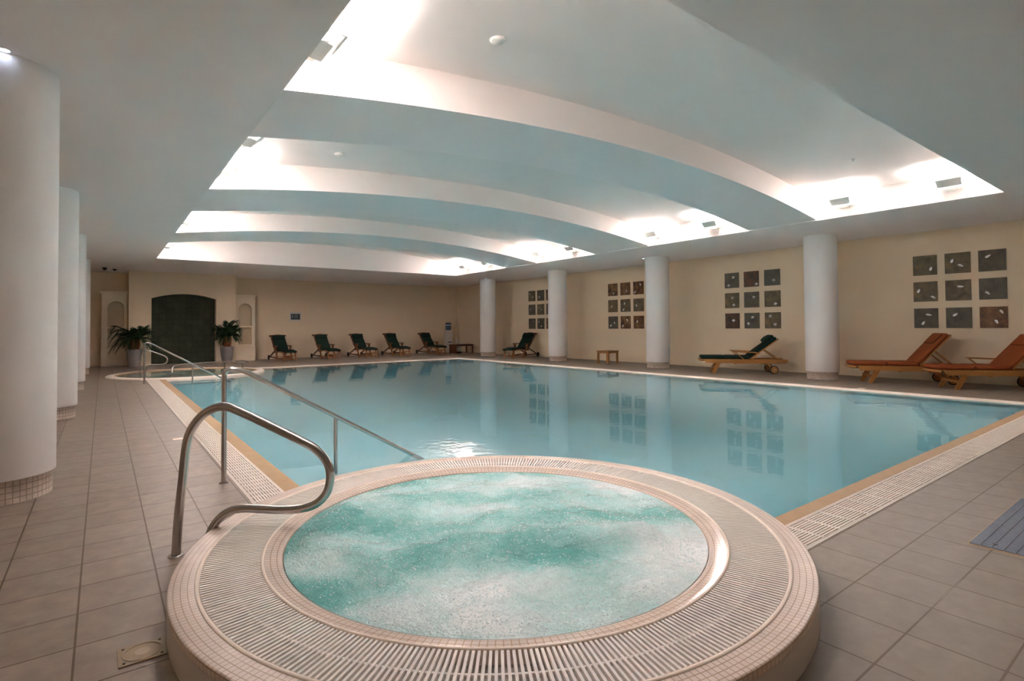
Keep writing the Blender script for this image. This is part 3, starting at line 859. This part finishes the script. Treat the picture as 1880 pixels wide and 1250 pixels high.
G2 = [[('rust', [(.12, -.28, 55)]), ('rust', [(.13, -.14, 100)]), ('rust', [(.2, .28, 110), (-.3, -.3, 50)])],
      [('leaf', [(-.1, .0, 80)]), ('leaf', [(-.08, .2, 85), (-.17, -.3, 40)]), ('leaf', [(-.2, .0, 120)])],
      [('grey', [(.15, 0, 120), (-.2, -.22, 50)]), ('rust', [(.16, .22, 120), (-.25, -.25, 70)]), ('rust', [(-.13, .08, 75)])]]
G1 = [[('leaf', [(-.3, .25, 110), (.13, -.05, 95)]), ('grey', [(-.15, -.1, 70)]), ('rust', [(.1, .1, 60)])],
      [('grey', [(-.15, .1, 70)]), ('leaf', [(-.25, .2, 110), (.1, 0, 100)]), ('grey', [(.1, -.1, 60)])],
      [('grey', [(.2, .25, 70)]), ('grey', [(-.25, .2, 100), (.1, -.2, 110)]), ('rust', [(0, .1, 60)])]]
def panel_group(ys, G, where, motif, gname):
    for r in range(3):
        for c in range(3):
            kind, marks = G[r][c]
            z = (2.505, 1.932, 1.352)[r]
            n = ('one white', 'two white')[len(marks) - 1]
            noun = {'leaf': 'leaf', 'ivy': 'ivy leaf'}[motif]
            if len(marks) > 1: noun = {'leaf': 'leaves', 'ivy': 'ivy leaves'}[motif]
            cn = ('far column', 'centre column', 'near column')[c]
            lab = f'{ROW[r]} row slate panel, {cn}, {n} {noun}, {where}'
            t = thing('slate_panel', lab, 'wall panel', (WX, ys[c], z), group=gname)
            m = MB(); m.box((-.011, 0, 0), (.022, PW, PW)); m.build('slate', slate_mat(kind, r * 3 + c + r), t)
            for (u, v, a) in marks:
                if motif == 'leaf': sh = leaf_shape(-u * PW, v * PW, PI - math.radians(a), .115, .046)
                else: sh = ivy_shape(-u * PW, v * PW, PI / 2 + a, .060)
                m = MB(); k = len(sh); ca, cb = sum(p[0] for p in sh) / k, sum(p[1] for p in sh) / k
                ring = [(-.024 + (q - cb) * .35 * .5, p, q) for p, q in sh]; back = [(-.018, p, q) for p, q in sh]
                m.add(ring + back + [(-.033, ca, cb - .004)], [(i, (i + 1) % k, 2 * k) for i in range(k)] + [(i, k + i, k + (i + 1) % k, (i + 1) % k) for i in range(k)])
                m.build('leaf_inlay', M['slate_white'], t)
panel_group((3.995, 3.427, 2.871), G4, 'above the orange loungers', 'leaf', 'slate panels above the orange loungers')
panel_group((8.553, 7.97, 7.385), G3, 'above the green lounger', 'ivy', 'slate panels above the green lounger')
panel_group((13.083, 12.51, 11.938), G2, 'above the square side table', 'leaf', 'slate panels above the side table')
panel_group((17.594, 17.027, 16.46), G1, 'above the lone steamer chair', 'leaf', 'slate panels above the lone steamer chair')

# ------------------------------------------------------------------ handrails
def rail(name, label, path, r, extra=(), plate=None):
    t = thing(name, label, 'handrail', path[0])
    o = V(path[0])
    MB().tube([p - o for p in path], r, 16).build('rail_tube', M['steel'], t)
    for e in extra:
        MB().tube([V(p) - o for p in e], r * .85, 14).build('post', M['steel'], t)
    for pl in (plate or ()):
        MB().lathe([(pl[3], 0), (pl[3], .004), (.0, .006)], V(pl[:3]) - o, 24).build('floor_flange', M['steel'], t)
    return t
# whirlpool rail, in a plane pointing at the tub's centre
b1 = V((.331, 3.533, 0)); th = math.atan2(SPA[1] - b1.y, SPA[0] - b1.x)
dx = V((math.cos(th), math.sin(th), 0))
prof = [(0, 0), (.012, .2), (.035, .42), (.05, .58), (.075, .68), (.135, .765), (.205, .808), (.27, .815), (.345, .787), (.52, .702), (.69, .615), (.765, .57), (.825, .50), (.843, .42), (.825, .335), (.765, .27), (.67, .243), (.56, .240), (.46, .247), (.37, .252), (.30, .24), (.235, .20), (.19, .13), (.172, .06), (.168, 0)]
rail('whirlpool_handrail', 'thick looped steel handrail standing beside the round whirlpool', smooth_path([b1 + dx * s + V((0, 0, z)) for s, z in prof], 4), .0235, plate=[(b1.x, b1.y, 0, .040)])
yb = 4.933
P = [(.79, yb, 0), (.79, yb, .925), (.93, yb, .905), (2.456, yb, -.01), (2.75, yb, -.19), (2.75, yb, -.6)]
rail('pool_handrail', 'steel pool entry handrail sloping into the water behind the whirlpool', fillet(P, [0, .09, .12, .2, .05, 0], 10), .0195, extra=[[(1.70, yb, .432), (1.70, yb, -.14)]], plate=[(.79, yb, 0, .035)])
yb = 14.961
P = [(.765, yb, 0), (.765, yb, .95), (.90, yb, .915), (2.4, yb, .0), (2.75, yb, -.2), (2.75, yb, -.6)]
rail('pool_handrail', 'steel pool entry handrail sloping into the water before the wading pool', fillet(P, [0, .09, .12, .2, .05, 0], 10), .0195, extra=[[(1.72, yb, .425), (1.72, yb, -.14)]], plate=[(.765, yb, 0, .035)])
b1 = V((.86, 19.0, .03)); dx = V((1, -.12, 0)).normalized()
prof2 = [(s * .80 - 0.0, z * .74) for s, z in prof]
rail('wading_handrail', 'looped steel handrail on the wading pool rim by the potted palm', smooth_path([b1 + dx * s + V((0, 0, z)) for s, z in prof2], 4), .0195)
P = [(1.56, 17.9, .02), (1.58, 18.0, .20), (1.95, 18.35, .235), (3.0, 19.05, .22), (3.55, 19.2, .22), (3.75, 18.75, .20), (3.45, 18.4, .19), (3.18, 18.65, .20)]
rail('wading_rail', 'low steel rail curving round the far side of the wading pool', fillet(P, [0, .12, .3, .25, .15, .2, .15, 0], 8), .016, extra=[[(3.45, 18.4, .19), (3.45, 18.4, -.05)], [(3.0, 18.62, .20), (3.0, 18.62, -.05)]])

# ------------------------------------------------------------------ sun loungers
def lounger(label, loc, rz, fab, piping, back_deg, arms=(-1, 1), group=None, pillow='roll'):
    """local x runs from foot to head, y across; origin midway between the front feet"""
    t = thing('sun_lounger', label, 'sun lounger', (loc[0], loc[1], 0), rz, group)
    tk = M['teak']; hw = .31
    for s in (-1, 1):
        m = MB()
        lp = [(-.20, .365), (-.145, .265), (.5, .262), (.56, .235), (.62, .25), (.9, .262), (1.12, .258), (1.17, .24), (1.2, .265), (1.74, .272), (1.785, .30), (1.79, .35), (1.765, .365)]
        m.plate([lp], lambda u, v, w: (u, w, v), s * hw - .016, s * hw + .016)
        m.build('side_rail', tk, t)
        m = MB()
        lp = [(-.0, 0), (.075, 0), (.13, .10), (.235, .285), (.12, .285), (.05, .12)]
        m.plate([lp], lambda u, v, w: (u, w, v), s * (hw - .034) - .016, s * (hw - .034) + .016)
        m.build('leg', tk, t)
        m = MB(); m.bar((1.30, s * (hw - .034), .29), (1.46, s * (hw - .034), .10), .032, .075, (0, 1, 0)); m.build('leg', tk, t)
        w = MB(); a, b = s * (hw + .02), s * (hw + .055)
        w.tube([(1.462, a, .105), (1.462, b, .105)], .082, 28); wo = w.build('wheel', tk, t)
        w = MB()
        w.add([], [])
        ring = [(1.462 + .094 * math.cos(2 * PI * k / 28), (a + b) / 2, .105 + .094 * math.sin(2 * PI * k / 28)) for k in range(29)]
        w.tube(ring, .0115, 8, False); w.build('tyre', M['rubber'], wo)
        MB().cyl((1.462, min(a, b) - .004, .105), (1.462, max(a, b) + .004, .105), .016, seg=12).build('hub', M['steel'], wo)
    m = MB(); m.bar((.06, -hw + .04, .15), (.06, hw - .04, .15), .028, .05); m.bar((1.462, -hw - .03, .105), (1.462, hw + .03, .105), .025, .025); m.build('stretcher', tk, t)
    m = MB()
    for k in range(13): m.box((-.16 + .085 * k, 0, .357), (.06, 2 * hw - .04, .018))
    m.bar((1.72, -hw, .32), (1.72, hw, .32), .03, .07)
    m.tube([(-.21, -hw + .02, .335), (-.275, -hw + .08, .335), (-.285, 0, .335), (-.275, hw - .08, .335), (-.21, hw - .02, .335)], .030, 10)
    m.build('slatted_seat', tk, t)
    # backrest
    a = math.radians(back_deg); hx, hz = .93, .385
    ux, uz = math.cos(a), math.sin(a); BL = .82
    m = MB()
    for s in (-1, 1):
        m.bar((hx, s * (hw - .05), hz), (hx + ux * BL, s * (hw - .05), hz + uz * BL), .03, .06, (0, 1, 0))
    for k in range(9): m.box((hx + ux * (.06 + .092 * k), 0, hz + uz * (.06 + .092 * k)), (.06, 2 * hw - .12, .016), Matrix.Rotation(-a, 3, 'Y'))
    m.build('backrest', tk, t)
    m = MB()
    for s in (-1, 1): m.bar((hx + ux * .42, s * (hw - .09), hz + uz * .42 - .03), (hx + ux * .42 + .34, s * (hw - .09), .36), .025, .045, (0, 1, 0))
    m.bar((hx + ux * .42 + .34, -hw + .05, .355), (hx + ux * .42 + .34, hw - .05, .355), .03, .03)
    m.build('back_prop', tk, t)
    if arms:
        for s in arms:
            m = MB(); y = s * (hw + .035)
            lp = [(.50, .555), (.56, .545), (1.02, .525), (1.13, .50), (1.14, .525), (1.03, .553), (.58, .572), (.51, .572)]
            m.plate([lp], lambda u, v, w: (u, w, v), y - .03, y + .03)
            m.bar((.56, y - s * .01, .55), (.84, y - s * .01, .29), .02, .035, (0, 1, 0)); m.bar((1.10, y - s * .01, .51), (.94, y - s * .01, .33), .02, .035, (0, 1, 0))
            m.build('armrest', tk, t)
    # cushions
    th = .082; z0 = .366 + th / 2 + .004
    c = MB()
    c.pad([(-.27, 0, z0), (.0, 0, z0), (.335, 0, z0)], .60, th, (0, 1, 0)); c.pad([(.325, 0, z0), (.6, 0, z0), (.90, 0, z0)], .60, th, (0, 1, 0))
    cu = c.build('seat_cushion', fab, t)
    nx, nz = -uz, ux
    def bk(l, d): return (hx + ux * l + nx * d, 0, hz + uz * l + nz * d)
    c = MB(); c.pad([bk(-.03, .05), bk(.3, .055), bk(.80, .055)], .60, th, (0, 1, 0)); bc = c.build('back_cushion', fab, t)
    if pillow == 'roll':
        c = MB(); c.pad([bk(.52, .125), bk(.65, .14), bk(.78, .12)], .54, .10, (0, 1, 0)); c.build('head_pillow', fab, t)
    else:
        c = MB(); c.pad([bk(.50, .103), bk(.62, .106), bk(.76, .103)], .44, .03, (0, 1, 0)); po = c.build('head_pillow', fab, t)
        c = MB(); q = .50; e = .216
        c.tube([V(bk(q, .106)) + V((0, -e, 0)), V(bk(q, .106)) + V((0, e, 0))], .009, 6)
        for s in (-1, 1): c.tube([V(bk(q, .106)) + V((0, s * e, 0)), V(bk(.76, .106)) + V((0, s * e, 0))], .009, 6)
        c.build('piping', piping, po)
    m = MB()
    for x in (.33, .895):
        for s in (-1, 1): m.box((x, s * .302, z0 - .01), (.03, .014, .07))
    m.build('tie_strap', piping, t)
    return t
def place(near, d):   # near-side front foot and heading -> centre
    d = V((d[0], d[1], 0)).normalized(); n = V((-d.y, d.x, 0))
    p = V((near[0], near[1], 0)) + n * .276
    return (p.x, p.y), math.atan2(d.y, d.x)
p, rz = place((12.55, 8.08), (.62, -.785))
lounger('green cushioned teak sun lounger on wheels standing alone between two columns', p, rz, M['green'], M['rubber'], 37, (-1, 1), None, 'roll')
p, rz = place((12.82, 4.6), (.58, -.82))
lounger('rust orange cushioned lounger standing closest to the white column', p, rz, M['orange'], M['orange_dark'], 49, (), 'orange loungers', 'flat')
p, rz = place((12.73, 3.13), (.65, -.76))
lounger('rust orange cushioned lounger with an armrest, farther from the white column', p, rz, M['orange'], M['orange_dark'], 47, (1,), 'orange loungers', 'flat')

# ------------------------------------------------------------------ steamer chairs
def steamer(label, x, y, rz):
    """faces -y; origin on the floor below the seat"""
    t = thing('steamer_chair', label, 'deck chair', (x, y, 0), rz, 'green steamer chairs')
    tk = M['teak_red']; td = M['teak_dark']; hw = .27
    # back frame with crest rail
    B0, B1 = V((0, .06, .30)), V((0, .70, .925))
    m = MB()
    for s in (-1, 1): m.bar(B0 + V((s * (hw - .03), 0, 0)), B1 + V((s * (hw - .03), 0, 0)), .035, .05, (1, 0, 0))
    for k in range(7): q = B0.lerp(B1, .12 + .12 * k); m.bar(q + V((-hw + .04, 0, 0)), q + V((hw - .04, 0, 0)), .05, .016, (0, -.7, .7))
    m.build('back_frame', td, t)
    m = MB()
    lp = [(-.325, -.02), (-.325, .012), (-.29, .025), (-.16, .032), (0, .052), (.16, .032), (.29, .025), (.325, .012), (.325, -.02), (.2, -.03), (-.2, -.03)]
    m.plate([lp], lambda u, v, w: (u, .70 + v * .7 + w * .7, .945 + v * .8 - w * .7), -.018, .018)
    m.build('crest_rail', td, t)
    for s in (-1, 1):
        m = MB(); xx = s * hw
        m.bar((xx, -.30, 0), (xx, .02, .53), .028, .055, (1, 0, 0)); m.build('front_leg', tk, t)
        m = MB(); m.bar((xx, .80, .10), (xx - s * .03, .10, .40), .028, .05, (1, 0, 0)); m.build('rear_leg', td, t)
        w = MB(); a, b = s * (hw + .016), s * (hw + .046)
        w.tube([(a, .80, .095), (b, .80, .095)], .095, 24); w.build('wheel', M['rubber'], t)
        m = MB(); lp = [(-.20, 0), (-.14, .018), (.30, .018), (.34, 0), (.32, -.012), (-.18, -.012)]
        m.plate([lp], lambda u, v, q: (q, u, .555 + v), xx - .032, xx + .032)
        m.bar((xx, -.12, .54), (xx, -.06, .36), .026, .035, (1, 0, 0)); m.build('armrest', td, t)
        m = MB(); m.bar((xx, -.27, .10), (xx, .78, .12), .024, .045); m.bar((xx, -.34, .335), (xx, .12, .315), .026, .05); m.build('side_rail', td, t)
        m = MB(); m.bar((s * (hw - .05), -.93, 0), (s * (hw - .06), -.84, .32), .026, .045, (1, 0, 0)); m.build('footrest_leg', tk, t)
    m = MB(); m.bar((-hw, .80, .095), (hw, .80, .095), .022, .022); m.bar((-hw, -.27, .09), (hw, -.27, .09), .024, .05)
    m.bar((-hw + .05, -.91, .07), (hw - .05, -.91, .07), .022, .03); m.bar((-hw + .05, -.87, .20), (hw - .05, -.87, .20), .022, .03)
    m.box((0, -.89, .135), (.05, .02, .12)); m.build('stretcher', tk, t)
    m = MB()
    for s in (-1, 1): m.bar((s * (hw - .06), -.30, .345), (s * (hw - .06), -.97, .315), .026, .045)
    for k in range(12): q = V((0, .02, .338)).lerp(V((0, -.95, .33)), k / 11); m.box(q, (2 * hw - .12, .05, .016))
    m.build('slatted_seat', tk, t)
    th = .065
    c = MB(); c.pad([(0, .08, .385), (0, -.1, .385), (0, -.34, .395)], .47, th, (1, 0, 0)); c.pad([(0, -.32, .395), (0, -.6, .40), (0, -1.02, .355)], .47, th, (1, 0, 0)); c.build('seat_cushion', M['green'], t)
    off = V((0, -.045, .045))
    c = MB(); c.pad([B0.lerp(B1, .06) + off, B0.lerp(B1, .5) + off, B0.lerp(B1, .93) + off], .47, th, (1, 0, 0)); c.build('back_cushion', M['green'], t)
    o2 = V((0, -.085, .085))
    c = MB(); c.pad([B0.lerp(B1, .68) + o2, B0.lerp(B1, .80) + o2, B0.lerp(B1, .92) + o2], .45, .06, (1, 0, 0)); c.build('head_pillow', M['green'], t)
    return t
proto = steamer('green cushioned steamer chair nearest the potted palm', 5.60, 22.25, math.radians(2))
for (x, y, d, lab) in ((7.27, 22.25, 2, 'green cushioned steamer chair second from the potted palm'), (8.82, 22.25, 2, 'green cushioned steamer chair in the middle of the row of five'),
                       (10.33, 22.2, 0, 'green cushioned steamer chair fourth from the potted palm'), (12.08, 22.2, 1, 'green cushioned steamer chair beside the water cooler'),
                       (13.35, 17.08, -70, 'green cushioned steamer chair standing alone under slate panels between two columns')):
    c = copy_tree(proto); c.location = (x, y, 0); c.rotation_euler = (0, 0, math.radians(d)); c['label'] = lab

# ------------------------------------------------------------------ tables
def side_table(label, x, y, rz, w, d, h, mat, panel=False):
    t = thing('side_table', label, 'table', (x, y, 0), rz)
    m = MB()
    n = 7
    for k in range(n): m.box((-w / 2 + w / n * (k + .5), 0, h - .011), (w / n * .9, d, .022))
    m.box((0, d / 2 - .02, h - .011), (w, .04, .0222)); m.box((0, -d / 2 + .02, h - .011), (w, .04, .0222))
    m.build('tabletop', mat, t)
    m = MB()
    for s in (-1, 1): m.box((0, s * (d / 2 - .045), h - .05), (w - .09, .022, .056)); m.box((s * (w / 2 - .045), 0, h - .05), (.022, d - .09, .056))
    m.build('apron', mat, t)
    for i in (-1, 1):
        for j in (-1, 1): MB().box((i * (w / 2 - .045), j * (d / 2 - .045), (h - .022) / 2), (.055, .055, h - .022)).build('leg', mat, t)
    if panel: MB().box((-w / 2 + .045, 0, .2), (.02, d - .1, .36)).build('side_panel', mat, t)
    return t
side_table('small square teak side table standing alone between two columns', 13.33, 12.42, math.radians(4), .56, .50, .42, M['teak'])
side_table('dark wooden table holding white cups in the far corner', 13.55, 21.95, math.radians(0), 1.0, .62, .42, M['teak_dark'], True)
t = thing('cup_stack', 'tall white stack of paper cups on the dark corner table', 'cups', (13.28, 21.95, .42))
MB().lathe([(0, 0), (.035, 0), (.042, .09), (.045, .1), (.04, .11), (.045, .19), (.04, .2), (.043, .28), (0, .28)], seg=24).build('cups', M['white_plastic'], t)
for k, (x, y) in enumerate(((13.48, 21.88), (13.60, 21.98))):
    o = MB().lathe([(0, .004), (.028, .004), (.036, .09), (.034, .09), (.026, .008), (0, .008)], seg=20).build('paper_cup', M['white_plastic'])
    o.location = (x, y, .42); tag(o, ('single white paper cup next to the cup stack', 'white paper cup at the outer end of the cup row')[k], 'cup')
t = thing('waste_bin', 'white waste bin with a black foot under the dark corner table', 'bin', (13.45, 22.0, 0))
MB().lathe([(0, .08), (.10, .08), (.115, .33), (.105, .33), (.095, .1)], seg=28).build('body', M['white_plastic'], t)
MB().lathe([(0, .0), (.12, .0), (.12, .06), (.1, .085), (0, .085)], seg=28).build('foot', M['dark'], t)

# water cooler
t = thing('water_cooler', 'white water cooler with a blue bottle in the far corner', 'water cooler', (13.55, 23.15, 0))
m = MB(); m.box((0, 0, .53), (.31, .30, 1.06)); m.box((0, 0, 1.07), (.28, .27, .03)); m.build('cabinet', M['white_plastic'], t)
MB().lathe([(.05, 1.08), (.13, 1.10), (.138, 1.13), (.138, 1.26), (.128, 1.28), (.138, 1.30), (.138, 1.43), (.11, 1.46), (0, 1.46)], seg=32).build('bottle', M['blue_plastic'], t)
MB().lathe([(.1395, 1.305), (.1395, 1.345)], seg=32).build('bottle_label', M['white_plastic'], t)
MB().lathe([(.1395, 1.26), (.1395, 1.298)], seg=32).build('bottle_band', M['blue_label'], t)
MB().box((0, -.155, .50), (.19, .012, .045)).build('blue_badge', M['blue_label'], t)
m = MB()
for s in (-1, 1): m.box((s * .06, -.165, .86), (.03, .03, .05))
m.box((0, -.158, .78), (.2, .02, .02)); m.build('tap', M['white_plastic'], t)

# framed sign on the end wall
t = thing('wall_sign', 'small dark framed notice on the end wall above the steamer chairs', 'sign', (6.44, FY, 1.73))
MB().box((0, -.012, 0), (.44, .024, .36)).build('frame', M['fixture'], t)
MB().box((0, -.026, -.005), (.36, .006, .24)).build('notice', M['sign'], t)
m = MB(); m.box((-.12, -.030, 0), (.03, .003, .14))
for k in range(4): m.box((.02, -.030, .07 - .045 * k), (.2 - .03 * (k % 2), .003, .014))
m.build('notice_marks', M['sign_mark'], t)

# ------------------------------------------------------------------ palms
def palm(label, x, y, pot_h, crown_z, spread, seed, droop):
    rnd = random.Random(seed)
    t = thing('potted_palm', label, 'plant', (x, y, 0))
    r0, r1 = .145, .225
    MB().lathe([(0, 0), (r0, 0), (r0 + .012, .02), ((r0 + r1) / 2 + .02, pot_h * .5), (r1, pot_h - .02), (r1 + .006, pot_h), (r1 - .02, pot_h), (r1 - .03, pot_h - .05)], seg=40).build('pot', M['pot'], t)
    MB().disc((0, 0, pot_h - .05), r1 - .025).build('soil', M['soil'], t)
    cs = []
    for (a, d) in ((0, .07), (2.2, .08), (4.2, .06)):
        p0 = V((d * math.cos(a), d * math.sin(a), pot_h - .06)); p1 = V((1.5 * d * math.cos(a), 1.5 * d * math.sin(a), crown_z - .30 + .04 * rnd.random()))
        MB().tube([p0, p0.lerp(p1, .5) + V((.01, 0, 0)), p1], [.055, .05, .042], 12).build('trunk', M['trunk'], t)
        cs.append(p1)
    NF = 33
    for k in range(NF):
        a = 2 * PI * (k + rnd.random() * .6) / NF * 1.0 + (k % 3) * 2.1
        base = cs[k % 3]
        ln = spread * (.8 + .35 * rnd.random()); lift = (.20, .38, .55)[(k // 3) % 3] * (.8 + .4 * rnd.random())
        pts = []
        for i in range(13):
            u = i / 12
            rr = ln * u * (1 - .12 * u)
            pts.append(base + V((rr * math.cos(a), rr * math.sin(a) * (.32 if math.sin(a) > 0 else 1), lift * math.sin(min(u * 1.9, PI * .75)) - droop * u * u * ln * (1.2 - lift))))
        m = MB(); m.tube(pts, [.009 * (1 - .75 * i / 12) for i in range(13)], 5)
        for i in range(1, 13):
            for f in (0, .5):
                if i == 12 and f: continue
                p = pts[i].lerp(pts[min(i + 1, 12)], f)
                T = (pts[min(i + 1, 12)] - pts[i - 1]).normalized(); sd = T.cross(V((0, 0, 1))).normalized(); up = sd.cross(T)
                u = (i + f) / 12
                ll = .25 * math.sin(PI * (.14 + .76 * u)) + .04
                for s in (-1, 1):
                    d = (sd * s * .8 + T * .65 + up * .12 - V((0, 0, .12 + .2 * rnd.random()))).normalized()
                    tip = p + d * ll; mid = p + d * ll * .45; wv = T * .017 + up * .005
                    m.add([p, mid + wv, tip, mid - wv], [(0, 1, 2, 3)])
        m.build('frond', M['frond'], t, recalc=False)
palm('potted palm in a zinc pot beside the cream niche by the walkway', .84, 21.75, .60, 1.20, .66, 3, .72)
palm('potted palm in a zinc pot on the steamer chair side of the alcove', 3.62, 22.05, .59, 1.24, .50, 8, .72)

# ------------------------------------------------------------------ floor fittings
t = thing('floor_drain', 'blue grey slatted drain cover set in the deck tiles', 'drain', (4.55, .62, 0))
MB().box((0, 0, .0), (1.28, .61, .004)).build('frame', M['tan'], t)
for k in range(12):
    m = MB(); y = .300 - .050 * (k + .5)
    m.box((0, y, .003), (1.25, .046, .008))
    for i in range(42): m.box((-.61 + .0298 * i, y, .0075), (.006, .040, .003))
    m.build('slat', M['blue_grate'], t)
m = MB()
for (x, y) in ((-.55, .2), (.55, .2), (-.55, -.2)): m.cyl((x, y, .005), (x, y, .0095), .012, seg=12)
m.build('screw', M['dark'], t)
t = thing('access_plate', 'small square brass plate with a round lid in the deck by the whirlpool', 'floor plate', (.131, 2.565, 0))
m = MB(); m.box((0, 0, .002), (.155, .145, .006)); m.build('plate', M['brass'], t)
m = MB(); m.lathe([(.066, .004), (.066, .007), (.060, .007), (.060, .004)], seg=40); m.build('ring', M['brass_light'], t)
m = MB(); m.disc((0, 0, .006), .026); m.build('lid', M['brass_light'], t)
m = MB()
for (x, y) in ((-.06, -.055), (.06, -.055), (-.06, .055), (.06, .055)): m.cyl((x, y, .004), (x, y, .0065), .005, seg=10)
m.build('screw', M['dark'], t)
for (x, y, lab) in ((.80, 16.1, 'small white marker tile in the walkway before the wading pool'), (11.66, 4.3, 'small white marker tile in the deck before the orange loungers'), (.70, 7.23, 'small white marker tile in the walkway beside the overflow grating')):
    o = MB().box((0, 0, .001), (.12, .12, .004)).build('marker_tile', M['white_tile']); o.location = (x, y, 0); tag(o, lab, 'tile', 'white marker tiles')

# ------------------------------------------------------------------ camera, world, view
cam = bpy.data.cameras.new('camera'); co = link('camera', cam)
f, yaw, pit, roll, cy = 995.176, .646795, .0216805, -.0081683, 577.3275
fw = V((math.sin(yaw) * math.cos(pit), math.cos(yaw) * math.cos(pit), math.sin(pit)))
rt = V((math.cos(yaw), -math.sin(yaw), 0)); up = rt.cross(fw)
r2 = rt * math.cos(roll) + up * math.sin(roll); u2 = -rt * math.sin(roll) + up * math.cos(roll)
Mx = Matrix((r2, u2, -fw)).transposed().to_4x4(); Mx.translation = V((0, 0, 1.25))
co.matrix_world = Mx
cam.sensor_fit = 'HORIZONTAL'; cam.sensor_width = 36; cam.lens = f / 1880 * 36
cam.shift_y = (cy - 625) / 1880
cam.clip_start = .05; cam.clip_end = 200
S.camera = co
w = bpy.data.worlds.new('world'); S.world = w; w.use_nodes = True
bg = w.node_tree.nodes['Background']; bg.inputs[0].default_value = (.8, .9, 1, 1); bg.inputs[1].default_value = .0
vs_ = S.view_settings
vs_.view_transform = 'Standard'; vs_.look = 'None'; vs_.gamma = 1; vs_.exposure = .88; vs_.use_curve_mapping = False
S.cycles.max_bounces = 14; S.cycles.diffuse_bounces = 8; S.cycles.glossy_bounces = 5; S.cycles.transparent_max_bounces = 10
S.cycles.caustics_reflective = False; S.cycles.caustics_refractive = False
S.cycles.sample_clamp_indirect = 0.0
S.cycles.use_denoising = True
S.cycles.use_guiding = True
S.cycles.use_surface_guiding = True
S.cycles.guiding_training_samples = 64
